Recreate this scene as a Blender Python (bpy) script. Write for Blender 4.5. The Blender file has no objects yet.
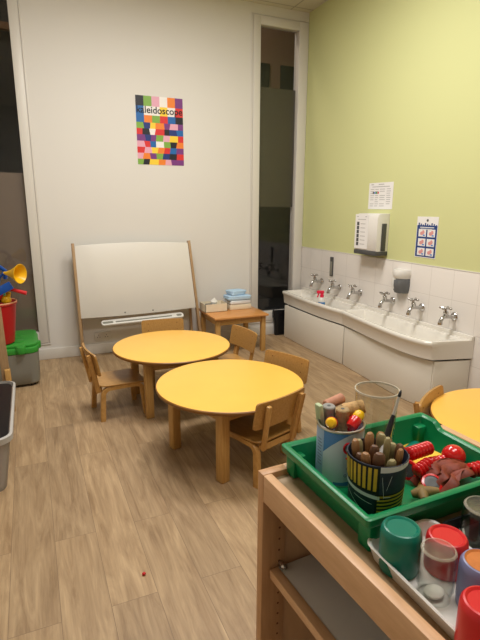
import bpy, bmesh, math, random
from mathutils import Vector, Matrix
random.seed(7)
SC = bpy.context.scene
COL = SC.collection
PI = math.pi
R = math.radians

# ------------------------------------------------------------------ materials
def srgb(r, g, b):
    f = lambda c: (c/255/12.92) if c/255 <= .04045 else ((c/255+.055)/1.055)**2.4
    return (f(r), f(g), f(b), 1)

def mat(name, col, rough=.5, metal=0, noise=0, nscale=8, bump=0, bscale=60, spec=.5, coat=0, trans=0, ior=1.45, stretch=None, col2=None):
    m = bpy.data.materials.new(name); m.use_nodes = True
    nt = m.node_tree; p = nt.nodes['Principled BSDF']
    p.inputs['Base Color'].default_value = col
    p.inputs['Roughness'].default_value = rough
    p.inputs['Metallic'].default_value = metal
    p.inputs['Specular IOR Level'].default_value = spec
    p.inputs['Coat Weight'].default_value = coat
    p.inputs['Coat Roughness'].default_value = .15
    p.inputs['Transmission Weight'].default_value = trans
    p.inputs['IOR'].default_value = ior
    tc = nt.nodes.new('ShaderNodeTexCoord'); mp = nt.nodes.new('ShaderNodeMapping')
    nt.links.new(tc.outputs['Object'], mp.inputs['Vector'])
    if stretch: mp.inputs['Scale'].default_value = stretch
    if noise:
        n = nt.nodes.new('ShaderNodeTexNoise'); n.inputs['Scale'].default_value = nscale
        n.inputs['Detail'].default_value = 5; n.inputs['Roughness'].default_value = .6
        nt.links.new(mp.outputs[0], n.inputs['Vector'])
        r = nt.nodes.new('ShaderNodeMapRange'); r.inputs['From Min'].default_value = .3; r.inputs['From Max'].default_value = .7
        nt.links.new(n.outputs['Fac'], r.inputs['Value'])
        mx = nt.nodes.new('ShaderNodeMix'); mx.data_type = 'RGBA'
        c2 = col2 or tuple(c*(1-noise) for c in col[:3])+(1,)
        mx.inputs[6].default_value = col; mx.inputs[7].default_value = c2
        nt.links.new(r.outputs[0], mx.inputs[0]); nt.links.new(mx.outputs[2], p.inputs['Base Color'])
    if bump:
        n2 = nt.nodes.new('ShaderNodeTexNoise'); n2.inputs['Scale'].default_value = bscale; n2.inputs['Detail'].default_value = 3
        nt.links.new(mp.outputs[0], n2.inputs['Vector'])
        b = nt.nodes.new('ShaderNodeBump'); b.inputs['Strength'].default_value = bump; b.inputs['Distance'].default_value = .01
        nt.links.new(n2.outputs['Fac'], b.inputs['Height']); nt.links.new(b.outputs[0], p.inputs['Normal'])
    return m

def wood(name, c1, c2, stretch, rough=.42, scale=9):
    return mat(name, c1, rough, noise=1, nscale=scale, stretch=stretch, col2=c2, bump=.04, bscale=scale*2)

M = {}
M['white_wall'] = mat('white wall paint', srgb(221, 217, 211), .75, bump=.05, bscale=180)
M['green_wall'] = mat('lime wall paint', srgb(206, 208, 150), .75, bump=.05, bscale=180)
M['trim'] = mat('white gloss paint', srgb(216, 211, 203), .4)
M['ceiling_frame'] = mat('painted grid', srgb(205, 200, 188), .6)
M['table_yellow'] = mat('yellow laminate', srgb(247, 190, 84), .36, noise=.05, nscale=5)
M['edge_brown'] = wood('table edge ply', srgb(140, 96, 42), srgb(116, 76, 32), (1, 1, 8))
M['leg_wood'] = wood('table leg beech', srgb(194, 152, 90), srgb(176, 132, 72), (14, 14, 1.2))
M['chair_wood'] = wood('chair plywood', srgb(182, 138, 78), srgb(160, 116, 58), (2, 10, 10), rough=.35)
M['chair_frame'] = wood('chair beech frame', srgb(196, 152, 90), srgb(176, 130, 70), (4, 12, 4), rough=.35)
M['easel_wood'] = wood('easel wood', srgb(178, 148, 112), srgb(158, 126, 90), (12, 12, 1))
M['whiteboard'] = mat('whiteboard face', srgb(223, 219, 211), .3, noise=.02, nscale=3)
M['white_plastic'] = mat('white plastic', srgb(222, 219, 213), .4)
M['orange_wood'] = wood('orange varnished wood', srgb(214, 154, 92), srgb(200, 136, 74), (1, 8, 1), rough=.3)
M['ceramic'] = mat('white ceramic', srgb(228, 223, 213), .18, coat=.4)
M['panel'] = mat('cream cabinet panel', srgb(222, 216, 203), .4)
M['chrome'] = mat('chrome', (.50, .49, .48, 1), .16, metal=1)
M['dark_grey'] = mat('dark grey plastic', srgb(74, 74, 74), .4)
M['black'] = mat('black plastic', srgb(20, 20, 22), .4)
M['black_bag'] = mat('black bin bag', srgb(16, 16, 20), .35, bump=.8, bscale=30)
M['grey_box'] = mat('grey plastic', srgb(128, 126, 117), .5)
M['green_lid'] = mat('bright green plastic', srgb(52, 146, 52), .4)
M['red_plastic'] = mat('red bucket plastic', srgb(176, 28, 32), .35)
M['yellow_plastic'] = mat('yellow plastic', srgb(238, 186, 22), .3)
M['blue_plastic'] = mat('blue plastic', srgb(22, 76, 160), .3)
M['green_plastic'] = mat('green tray plastic', srgb(8, 122, 72), .33)
M['teal_plastic'] = mat('teal green plastic', srgb(4, 112, 92), .3)
M['cart_wood'] = wood('beech lipping', srgb(214, 172, 132), srgb(198, 154, 114), (9, 1.2, 9), rough=.42)
M['cart_post'] = wood('beech post', srgb(198, 152, 110), srgb(180, 134, 92), (10, 10, 1), rough=.45)
M['cart_panel'] = mat('beech laminate panel', srgb(206, 164, 124), .5, noise=.08, nscale=10, stretch=(6, 6, .8))
M['cart_top'] = mat('grey brown laminate', srgb(170, 144, 112), .4, noise=.08, nscale=60)
M['shelf_white'] = mat('grey white shelf laminate', srgb(200, 194, 188), .4, noise=.03, nscale=30)
M['pin_dark'] = mat('pin hole', srgb(110, 66, 34), .7)
M['red_toy'] = mat('red lacquer', srgb(206, 22, 24), .2, coat=.5)
M['red_cap'] = mat('red jar plastic', srgb(206, 34, 38), .35)
M['cork'] = mat('cork', srgb(216, 174, 118), .8, noise=.3, nscale=120, bump=.3, bscale=150)
M['grey_cork'] = mat('grey weathered cork', srgb(176, 148, 106), .85, noise=.3, nscale=120, bump=.3, bscale=150)
M['pink_wood'] = mat('pinkish wood', srgb(196, 138, 110), .7, noise=.2, nscale=40)
M['pale_green'] = mat('pale green card', srgb(176, 190, 150), .6)
M['olive_wood'] = mat('olive brown wood', srgb(140, 112, 62), .6, noise=.3, nscale=40)
M['brown_leather'] = mat('red brown ribbon', srgb(142, 58, 36), .6, noise=.5, nscale=35)
M['steel'] = mat('tin steel', (.6, .58, .55, 1), .3, metal=1)
M['paper_white'] = mat('white paper', srgb(232, 230, 228), .7)
M['paper_grey'] = mat('printed grey text', srgb(176, 174, 172), .7)
M['cream_card'] = mat('cream card', srgb(226, 214, 190), .7)
M['tissue'] = mat('white tissue', srgb(232, 228, 220), .8)
M['cloth_blue'] = mat('light blue cloth', srgb(176, 204, 228), .85, bump=.3, bscale=80)
M['cloth_white'] = mat('white cloth', srgb(222, 224, 226), .85, bump=.3, bscale=80)
M['navy'] = mat('poster navy', srgb(30, 62, 124), .5)
M['purple_cloth'] = mat('mauve cloth', srgb(150, 120, 150), .9, noise=.3, nscale=15)
M['purple_paint'] = mat('dried mauve blue paint', srgb(120, 122, 160), .35)
M['orange_paint'] = mat('dried orange paint', srgb(206, 122, 60), .4, noise=.25, nscale=30)
M['pink_plastic'] = mat('pink red plastic', srgb(224, 40, 74), .3)
M['bottle_blue'] = mat('blue label', srgb(50, 120, 180), .4)
M['denim'] = mat('navy printed paper', srgb(48, 52, 72), .6, noise=.45, nscale=70)
M['stripe_yellow'] = mat('yellow print', srgb(206, 170, 50), .6, noise=.2, nscale=60)
M['stripe_white'] = mat('white print', srgb(214, 214, 218), .6)
M['stripe_black'] = mat('black print', srgb(18, 18, 22), .6)
M['tin_white'] = mat('tin pale blue print', srgb(204, 212, 226), .35)
M['tin_pale'] = mat('tin pale blue side', srgb(158, 182, 218), .35)
M['tin_blue'] = mat('tin blue print', srgb(82, 132, 196), .35)
M['tin_red'] = mat('tin red print', srgb(190, 26, 44), .35)
M['brush_wood'] = mat('brush handle wood', srgb(156, 112, 70), .5, noise=.3, nscale=50)
M['brush_dark'] = mat('dark brown handle', srgb(104, 70, 46), .5, noise=.3, nscale=50)
M['brush_olive'] = mat('pale olive handle', srgb(158, 146, 104), .5, noise=.2, nscale=50)
M['yellow_paper'] = mat('yellow paper', srgb(242, 196, 64), .7)
M['red_bead'] = mat('small red bead', srgb(190, 20, 30), .3)
M['soap_clear'] = mat('grey smoked plastic', srgb(96, 98, 100), .2, coat=.3)
M['corr_wall'] = mat('corridor wall', srgb(150, 128, 104), .8)
M['corr_dark'] = mat('unlit corridor dark', srgb(52, 58, 62), .7)  # dark colour stands in for the unlit space beyond the glass
M['corr_brown'] = wood('corridor brown wood', srgb(150, 118, 90), srgb(130, 100, 74), (1, 1, 12))
M['corr_window'] = mat('dark corridor glazing', srgb(40, 48, 46), .15)

def glass_mat(name, tint, rough=0.0):
    m = bpy.data.materials.new(name); m.use_nodes = True
    nt = m.node_tree; nt.nodes.clear()
    out = nt.nodes.new('ShaderNodeOutputMaterial'); tr = nt.nodes.new('ShaderNodeBsdfTransparent'); gl = nt.nodes.new('ShaderNodeBsdfGlossy')
    lw = nt.nodes.new('ShaderNodeLayerWeight'); lw.inputs['Blend'].default_value = .5; mx = nt.nodes.new('ShaderNodeMixShader')
    pw = nt.nodes.new('ShaderNodeMath'); pw.operation = 'POWER'; pw.inputs[1].default_value = 4
    fr = nt.nodes.new('ShaderNodeMath'); fr.operation = 'MULTIPLY_ADD'; fr.inputs[1].default_value = .7; fr.inputs[2].default_value = .035
    nt.links.new(lw.outputs['Facing'], pw.inputs[0]); nt.links.new(pw.outputs[0], fr.inputs[0]); gl.inputs['Roughness'].default_value = rough
    tr.inputs['Color'].default_value = tint
    nt.links.new(fr.outputs[0], mx.inputs[0]); nt.links.new(tr.outputs[0], mx.inputs[1]); nt.links.new(gl.outputs[0], mx.inputs[2])
    nt.links.new(mx.outputs[0], out.inputs['Surface'])
    return m
M['pane'] = glass_mat('window glass', (.9, .9, .9, 1))
M['jar_glass'] = glass_mat('clear jar glass', (.93, .94, .92, 1), .02)
M['cup_glass'] = glass_mat('clear cup plastic', (.94, .94, .92, 1), .03)
M['jar_green'] = glass_mat('greenish jar glass', (.78, .86, .78, 1), .02)

def film_mat(name, col, alpha):
    m = mat(name, col, .45); nt = m.node_tree
    p = nt.nodes['Principled BSDF']; p.inputs['Alpha'].default_value = alpha
    return m
M['film_dark'] = film_mat('frosted film', srgb(86, 80, 66), .85)
M['film_brown'] = film_mat('frosted film brown', srgb(142, 125, 110), .9)
M['highlight_film'] = film_mat('glass highlight ring', srgb(216, 206, 186), .22)  # pale ring painted onto jar bases as the glass highlight
M['sheen_film'] = film_mat('glass base painted sheen', srgb(200, 186, 172), .07)  # faint pale sheen painted over clear jar bases so they look closed
M['tub_rim'] = mat('greyish tub rim', srgb(176, 172, 168), .45)
M['clear_tub'] = film_mat('cloudy tub plastic', srgb(206, 200, 196), .42)

def floor_mat():
    m = bpy.data.materials.new('oak plank vinyl'); m.use_nodes = True
    nt = m.node_tree; p = nt.nodes['Principled BSDF']; N = nt.nodes.new; L = nt.links.new
    tc = N('ShaderNodeTexCoord'); mp = N('ShaderNodeMapping')
    mp.inputs['Rotation'].default_value = (0, 0, R(90)); mp.inputs['Location'].default_value = (0.33, .015, 0)
    L(tc.outputs['Object'], mp.inputs['Vector'])
    br = N('ShaderNodeTexBrick'); br.offset = .38; br.offset_frequency = 2
    br.inputs['Scale'].default_value = 1; br.inputs['Brick Width'].default_value = 1.15; br.inputs['Row Height'].default_value = .1665
    br.inputs['Mortar Size'].default_value = .0013; br.inputs['Mortar Smooth'].default_value = .4; br.inputs['Bias'].default_value = 0
    br.inputs['Color1'].default_value = (0, 0, 0, 1); br.inputs['Color2'].default_value = (1, 1, 1, 1); br.inputs['Mortar'].default_value = (.5, .5, .5, 1)
    L(mp.outputs[0], br.inputs['Vector'])
    # grain, shifted per plank
    add = N('ShaderNodeVectorMath'); add.operation = 'MULTIPLY_ADD'
    L(br.outputs['Color'], add.inputs[0]); add.inputs[1].default_value = (3.1, 7.3, 0); L(tc.outputs['Object'], add.inputs[2])
    m2 = N('ShaderNodeMapping'); m2.inputs['Scale'].default_value = (9, 1.1, 1); L(add.outputs[0], m2.inputs['Vector'])
    n1 = N('ShaderNodeTexNoise'); n1.inputs['Scale'].default_value = 2.2; n1.inputs['Detail'].default_value = 6; n1.inputs['Roughness'].default_value = .62; n1.inputs['Distortion'].default_value = 1.2
    L(m2.outputs[0], n1.inputs['Vector'])
    m3 = N('ShaderNodeMapping'); m3.inputs['Scale'].default_value = (60, 3, 1); L(add.outputs[0], m3.inputs['Vector'])
    n2 = N('ShaderNodeTexNoise'); n2.inputs['Scale'].default_value = 2; n2.inputs['Detail'].default_value = 4; L(m3.outputs[0], n2.inputs['Vector'])
    cr = N('ShaderNodeValToRGB')
    e = cr.color_ramp.elements; e[0].position = .3; e[0].color = srgb(146, 118, 86); e[1].position = .72; e[1].color = srgb(192, 164, 128)
    L(n1.outputs['Fac'], cr.inputs[0])
    mx = N('ShaderNodeMix'); mx.data_type = 'RGBA'; mx.blend_type = 'MULTIPLY'; mx.inputs[0].default_value = .35
    c2 = N('ShaderNodeValToRGB'); c2.color_ramp.elements[0].position = .35; c2.color_ramp.elements[0].color = (.6, .58, .55, 1); c2.color_ramp.elements[1].position = .6; c2.color_ramp.elements[1].color = (1, 1, 1, 1)
    L(n2.outputs['Fac'], c2.inputs[0]); L(cr.outputs[0], mx.inputs[6]); L(c2.outputs[0], mx.inputs[7])
    tone = N('ShaderNodeValToRGB'); tone.color_ramp.elements[0].color = (.86, .85, .84, 1); tone.color_ramp.elements[1].color = (1.05, 1.04, 1.02, 1)
    L(br.outputs['Color'], tone.inputs[0])
    mt = N('ShaderNodeMix'); mt.data_type = 'RGBA'; mt.blend_type = 'MULTIPLY'; mt.inputs[0].default_value = 1
    L(mx.outputs[2], mt.inputs[6]); L(tone.outputs[0], mt.inputs[7])
    seam = N('ShaderNodeMix'); seam.data_type = 'RGBA'; seam.inputs[7].default_value = srgb(112, 90, 68)
    sc = N('ShaderNodeMath'); sc.operation = 'MULTIPLY'; sc.inputs[1].default_value = .75
    L(br.outputs['Fac'], sc.inputs[0]); L(sc.outputs[0], seam.inputs[0]); L(mt.outputs[2], seam.inputs[6])
    L(seam.outputs[2], p.inputs['Base Color'])
    p.inputs['Roughness'].default_value = .5
    b = N('ShaderNodeBump'); b.inputs['Strength'].default_value = .08; b.inputs['Distance'].default_value = .004
    L(n1.outputs['Fac'], b.inputs['Height']); L(b.outputs[0], p.inputs['Normal'])
    return m
M['floor'] = floor_mat()

def grid_mat(name, axes, size, phase, face, joint, width, rough):
    """square tiles with joints, from object coordinates on two axes"""
    m = bpy.data.materials.new(name); m.use_nodes = True
    nt = m.node_tree; p = nt.nodes['Principled BSDF']; N = nt.nodes.new; L = nt.links.new
    tc = N('ShaderNodeTexCoord'); sp = N('ShaderNodeSeparateXYZ'); cb = N('ShaderNodeCombineXYZ')
    L(tc.outputs['Object'], sp.inputs[0])
    for i, a in enumerate(axes):
        ad = N('ShaderNodeMath'); ad.operation = 'SUBTRACT'; ad.inputs[1].default_value = phase[i]
        L(sp.outputs[a], ad.inputs[0]); L(ad.outputs[0], cb.inputs[i])
    br = N('ShaderNodeTexBrick'); br.offset = 0
    br.inputs['Scale'].default_value = 1; br.inputs['Brick Width'].default_value = size[0]; br.inputs['Row Height'].default_value = size[1]
    br.inputs['Mortar Size'].default_value = width; br.inputs['Mortar Smooth'].default_value = .3
    br.inputs['Color1'].default_value = face; br.inputs['Color2'].default_value = face; br.inputs['Mortar'].default_value = joint
    L(cb.outputs[0], br.inputs['Vector']); L(br.outputs['Color'], p.inputs['Base Color'])
    b = N('ShaderNodeBump'); b.invert = True; b.inputs['Strength'].default_value = .4; b.inputs['Distance'].default_value = .003
    L(br.outputs['Fac'], b.inputs['Height']); L(b.outputs[0], p.inputs['Normal'])
    p.inputs['Roughness'].default_value = rough
    return m
M['tiles'] = grid_mat('white wall tiles', (1, 2), (.2116, .2125), (2.48, .9476), srgb(228, 222, 215), srgb(210, 203, 195), .002, .22)
M['ceiling'] = grid_mat('ceiling tiles', (0, 1), (.6, .6), (2.522, 4.515), srgb(206, 200, 182), srgb(168, 162, 146), .008, .9)

# ------------------------------------------------------------------ mesh building
class B:
    def __init__(s): s.bm = bmesh.new()
    def _add(s, t, mx=None):
        if mx is not None: bmesh.ops.transform(t, matrix=mx, verts=t.verts)
        me = bpy.data.meshes.new('tmp'); t.to_mesh(me); t.free(); s.bm.from_mesh(me); bpy.data.meshes.remove(me)
        return s
    def box(s, x0, x1, y0, y1, z0, z1, bev=0, seg=2, mx=None):
        t = bmesh.new(); bmesh.ops.create_cube(t, size=1)
        for v in t.verts: v.co = Vector(((x0+x1)/2+v.co.x*(x1-x0), (y0+y1)/2+v.co.y*(y1-y0), (z0+z1)/2+v.co.z*(z1-z0)))
        if bev: bmesh.ops.bevel(t, geom=t.edges[:], offset=bev, segments=seg, profile=.5, affect='EDGES', clamp_overlap=True)
        return s._add(t, mx)
    def bar(s, p, q, w, h, bev=0, up=(0, 0, 1), w2=None, h2=None):
        """box bar from p to q, w across, h along up; optional end size"""
        p, q = Vector(p), Vector(q); d = q-p; L = d.length; z = d.normalized(); u = Vector(up)
        x = u.cross(z)
        if x.length < 1e-4: x = Vector((1, 0, 0))
        x.normalize(); y = z.cross(x)
        t = bmesh.new(); bmesh.ops.create_cube(t, size=1)
        for v in t.verts:
            e = v.co.z > 0
            ww = (w2 if (e and w2) else w); hh = (h2 if (e and h2) else h)
            v.co = p + x*(v.co.x*ww) + y*(v.co.y*hh) + z*((v.co.z+.5)*L)
        if bev: bmesh.ops.bevel(t, geom=t.edges[:], offset=bev, segments=2, profile=.5, affect='EDGES', clamp_overlap=True)
        return s._add(t)
    def lathe(s, prof, seg=40, mx=None, closed=False):
        """prof list of (r,z)"""
        t = bmesh.new(); rings = []
        for r, z in prof:
            if r < 1e-6: rings.append([t.verts.new((0, 0, z))])
            else: rings.append([t.verts.new((r*math.cos(2*PI*i/seg), r*math.sin(2*PI*i/seg), z)) for i in range(seg)])
        prs = list(zip(rings, rings[1:])) + ([(rings[-1], rings[0])] if closed else [])
        for a, b in prs:
            for i in range(seg):
                j = (i+1) % seg
                if len(a) == 1 and len(b) == 1: continue
                if len(a) == 1: t.faces.new((a[0], b[i], b[j]))
                elif len(b) == 1: t.faces.new((a[i], b[0], a[j]))
                else: t.faces.new((a[i], b[i], b[j], a[j]))
        bmesh.ops.recalc_face_normals(t, faces=t.faces)
        return s._add(t, mx)
    def tube(s, pts, r, seg=12, cap=True, ry=None, up=None):
        """sweep an ellipse along pts; r number or list"""
        t = bmesh.new(); pts = [Vector(p) for p in pts]; n = len(pts); rs = r if isinstance(r, (list, tuple)) else [r]*n
        prev = None; rings = []
        for i, p in enumerate(pts):
            d = (pts[min(i+1, n-1)]-pts[max(i-1, 0)]).normalized()
            if up is not None: x = Vector(up)
            elif prev is None: x = Vector((0, 0, 1)) if abs(d.z) < .9 else Vector((1, 0, 0))
            else: x = prev
            x = (x-d*x.dot(d)).normalized(); y = d.cross(x); prev = x
            k = (ry/rs[i]) if ry else 1
            rings.append([t.verts.new(p+(x*math.cos(2*PI*j/seg)+y*math.sin(2*PI*j/seg)*k)*rs[i]) for j in range(seg)])
        for a, b in zip(rings, rings[1:]):
            for j in range(seg): t.faces.new((a[j], a[(j+1) % seg], b[(j+1) % seg], b[j]))
        if cap: t.faces.new(rings[0][::-1]); t.faces.new(rings[-1])
        bmesh.ops.recalc_face_normals(t, faces=t.faces)
        return s._add(t)
    def sweep(s, pts, prof, up=(0, 1, 0), bev=0):
        """sweep a closed profile (a,b) along pts: a along up, b along the other normal"""
        t = bmesh.new(); pts = [Vector(p) for p in pts]; n = len(pts); rings = []
        for i, p in enumerate(pts):
            d = (pts[min(i+1, n-1)]-pts[max(i-1, 0)]).normalized()
            x = Vector(up); x = (x-d*x.dot(d)).normalized(); y = d.cross(x)
            k = prof(i/(n-1)) if callable(prof) else prof
            rings.append([t.verts.new(p+x*a+y*b) for a, b in k])
        m = len(rings[0])
        for a, b in zip(rings, rings[1:]):
            for j in range(m): t.faces.new((a[j], a[(j+1) % m], b[(j+1) % m], b[j]))
        t.faces.new(rings[0][::-1]); t.faces.new(rings[-1])
        bmesh.ops.recalc_face_normals(t, faces=t.faces)
        return s._add(t)
    def prism(s, poly, z0, z1, bev=0, mx=None):
        t = bmesh.new(); a = [t.verts.new((x, y, z0)) for x, y in poly]; b = [t.verts.new((x, y, z1)) for x, y in poly]
        n = len(poly); t.faces.new(a[::-1]); t.faces.new(b)
        for i in range(n): t.faces.new((a[i], a[(i+1) % n], b[(i+1) % n], b[i]))
        bmesh.ops.recalc_face_normals(t, faces=t.faces)
        if bev:
            ed = [e for e in t.edges if abs(e.verts[0].co.z-e.verts[1].co.z) < 1e-6]
            bmesh.ops.bevel(t, geom=ed, offset=bev, segments=2, profile=.5, affect='EDGES', clamp_overlap=True)
        return s._add(t, mx)
    def loft(s, rings, cap0=True, cap1=True):
        t = bmesh.new(); rs = [[t.verts.new(p) for p in r] for r in rings]; n = len(rs[0])
        for a, b in zip(rs, rs[1:]):
            for i in range(n): t.faces.new((a[i], a[(i+1) % n], b[(i+1) % n], b[i]))
        if cap0: t.faces.new(rs[0][::-1])
        if cap1: t.faces.new(rs[-1])
        bmesh.ops.recalc_face_normals(t, faces=t.faces)
        return s._add(t)
    def sphere(s, c, r, sc=(1, 1, 1), seg=20):
        t = bmesh.new(); bmesh.ops.create_uvsphere(t, u_segments=seg, v_segments=seg//2, radius=r)
        return s._add(t, Matrix.Translation(c) @ Matrix.Diagonal((*sc, 1)))
    def text(s, body, size, mx, depth=.0006):
        cu = bpy.data.curves.new('txt', 'FONT'); cu.body = body; cu.size = size; cu.extrude = depth; cu.offset = size*.012; cu.align_x = 'CENTER'; cu.align_y = 'CENTER'
        o = bpy.data.objects.new('txt', cu); COL.objects.link(o)
        dg = bpy.context.evaluated_depsgraph_get(); me = bpy.data.meshes.new_from_object(o.evaluated_get(dg))
        t = bmesh.new(); t.from_mesh(me); bpy.data.meshes.remove(me); bpy.data.objects.remove(o); bpy.data.curves.remove(cu)
        return s._add(t, mx)
    def build(s, name, m, parent=None, sharp=38):
        me = bpy.data.meshes.new(name); bmesh.ops.remove_doubles(s.bm, verts=s.bm.verts, dist=1e-6)
        s.bm.to_mesh(me); s.bm.free()
        me.shade_smooth(); me.set_sharp_from_angle(angle=R(sharp)); me.materials.append(M[m] if isinstance(m, str) else m)
        o = bpy.data.objects.new(name, me); COL.objects.link(o)
        if parent: o.parent = parent
        return o

def tag(o, label=None, cat=None, group=None, kind=None):
    if label: o['label'] = label
    if cat: o['category'] = cat
    if group: o['group'] = group
    if kind: o['kind'] = kind
    return o
def thing(name, label, cat, loc=(0, 0, 0), rz=0, group=None):
    o = bpy.data.objects.new(name, None); COL.objects.link(o); o.empty_display_size = .05
    o.location = loc; o.rotation_euler = (0, 0, R(rz))
    return tag(o, label, cat, group)
def dup(root, loc, rz, label, group=None):
    def cp(o, par):
        c = o.copy(); COL.objects.link(c)
        if par: c.parent = par
        for ch in list(o.children): cp(ch, c)
        return c
    r = cp(root, None); r.location = loc; r.rotation_euler = (0, 0, R(rz)); r['label'] = label
    if group: r['group'] = group
    return r
def struct(o): o['kind'] = 'structure'; return o
def rrect(x0, x1, y0, y1, r, n=6):
    out = []
    for cx, cy, a0 in ((x1-r, y1-r, 0), (x0+r, y1-r, 90), (x0+r, y0+r, 180), (x1-r, y0+r, 270)):
        out += [(cx+r*math.cos(R(a0+90*i/n)), cy+r*math.sin(R(a0+90*i/n))) for i in range(n+1)]
    return out
def ring(poly, z): return [(x, y, z) for x, y in poly]
def aim(p, q):
    """matrix taking local z to p->q, origin at p"""
    d = (Vector(q)-Vector(p)).normalized()
    return Matrix.Translation(p) @ d.to_track_quat('Z', 'Y').to_matrix().to_4x4()
def catmull(P, n=10):
    P = [Vector(p) for p in P]; out = []
    for i in range(len(P)-1):
        a = P[max(i-1, 0)]; b = P[i]; c = P[i+1]; d = P[min(i+2, len(P)-1)]
        for k in range(n):
            t = k/n
            out.append(.5*((2*b)+(c-a)*t+(2*a-5*b+4*c-d)*t*t+(3*b-a-3*c+d)*t**3))
    out.append(P[-1]); return out

# ------------------------------------------------------------------ the setting
YB, XR, ZC = 4.587, 2.732, 3.236
XL, YF = -1.25, -1.6
struct(B().box(XL-.1, XR+.1, YF-.1, YB+2.0, -.1, 0).build('floor', 'floor'))
struct(B().box(XL-.1, XR+.1, YF-.1, YB+.12, ZC, ZC+.1).build('ceiling', 'ceiling'))
w = B()
RX0, RX1, RZ0, RZ1 = 2.199, 2.622, .262, 3.062
LX0, LX1 = -1.10, .004
g_ = .02
for x0, x1, z0, z1 in ((LX1+g_, RX0-g_, 0, ZC), (LX0-g_, LX1+g_, 0, RZ0-g_), (LX0-g_, LX1+g_, RZ1+g_, ZC), (XL, LX0-g_, 0, ZC), (RX0-g_, RX1+g_, 0, RZ0-g_), (RX0-g_, RX1+g_, RZ1+g_, ZC), (RX1+g_, XR+.1, 0, ZC)):
    w.box(x0, x1, YB, YB+.12, z0, z1)
struct(w.build('wall_back', 'white_wall'))
struct(B().box(XR, XR+.1, YF, YB, 0, ZC).build('wall_right', 'green_wall'))
struct(B().box(XL-.1, XL, YF, YB, 0, ZC).build('wall_left', 'white_wall'))
struct(B().box(XL-.1, XR+.1, YF-.1, YF, 0, ZC).build('wall_front', 'white_wall'))
struct(B().box(XR-.008, XR, YF, YB, 0, .9476, .0015).build('trim_1', 'tiles'))          # tiled splashback
struct(B().box(XR-.010, XR, YF, YB, .9476, .956, .002).build('trim_2', 'trim'))         # tile edging
bb = B(); bb.box(XL, 2.72, YB-.014, YB, 0, .1, .004)
struct(bb.build('baseboard_back', 'trim'))

def window(name, x0, x1, ox0, ox1):
    f = B(); d0 = YB-.012
    f.box(ox0, x0, d0, YB+.05, .158, 3.14, .004); f.box(x1, ox1, d0, YB+.05, .158, 3.14, .004)
    f.box(x0-.003, x1+.003, d0+.0005, YB+.0495, RZ1, 3.1395, .004); f.box(x0-.003, x1+.003, d0+.0005, YB+.0495, .1585, RZ0, .004)
    # slim outer architrave
    f.box(ox0-.018, ox0-.005, YB-.009, YB, .154, 3.145, .002); f.box(ox0-.018, min(ox1+.018, XR-.012), YB-.009, YB, .140, .153, .002)
    f.box(ox0-.018, min(ox1+.018, XR-.012), YB-.009, YB, 3.146, 3.159, .002)
    if ox1+.018 < XR-.01: f.box(ox1+.005, ox1+.018, YB-.009, YB, .154, 3.145, .002)
    o = struct(f.build(name, 'trim'))
    g = B(); g.box(x0-.006, x1+.006, YB+.040, YB+.046, RZ0-.006, RZ1+.006); g.build('pane', 'pane', o)
    return o
w1 = window('window_1', LX0, LX1, LX0-.08, LX1+.074)
w2 = window('window_2', RX0, RX1, RX0-.078, 2.722)
B().box(LX0-.006, LX1+.006, YB+.0468, YB+.048, RZ0-.006, 1.65).build('frosted_film', 'film_brown', w1)
B().box(RX0-.006, RX1+.006, YB+.0468, YB+.048, 1.374, 2.53).build('frosted_film', 'film_dark', w2)

# space beyond the glazing
YC = YB+1.9; XC = 4.7
struct(B().box(1.3, XC, YC, YC+.1, 0, 2.35).build('wall_corridor_low', 'corr_dark'))
struct(B().box(1.3, XC, YC, YC+.1, 2.35, 4.6).build('wall_corridor', 'corr_wall'))
struct(B().box(XL-.1, 1.3, YC, YC+.1, 0, 3.58).build('wall_corridor_left', 'corr_dark'))
struct(B().box(XL-.1, 1.3, YC, YC+.1, 3.58, 4.6).build('wall_corridor_wood', 'corr_brown'))
struct(B().box(XL-.1, 1.3, YC-.08, YC, 3.27, 3.34).build('trim_3', 'corr_brown'))
struct(B().box(XL-.1, XC, YB+.12, YC, 4.5, 4.6).build('ceiling_corridor', 'corr_wall'))
struct(B().box(XC, XC+.1, YB, YC, 0, 4.6).build('wall_corridor_right', 'corr_wall'))
struct(B().box(XL-.2, XL-.1, YB, YC, 0, 4.6).build('wall_corridor_end', 'corr_dark'))
struct(B().box(XR+.1, XC, YB, YB+.12, 0, 4.5).build('wall_corridor_side', 'corr_wall'))
struct(B().box(XL-.1, XR+.1, YB, YB+.12, ZC+.1, 4.5).build('wall_corridor_top', 'corr_wall'))
struct(B().box(XR+.1, XC, YB, YC, -.1, 0).build('floor_corridor', 'corr_dark'))
for i, (x0, x1) in enumerate(((3.08, 3.25), (3.42, 3.64))):
    struct(B().box(x0, x1, YC-.02, YC, 2.7, 3.29, .004).build('window_%d' % (i+3), 'corr_window'))

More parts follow.
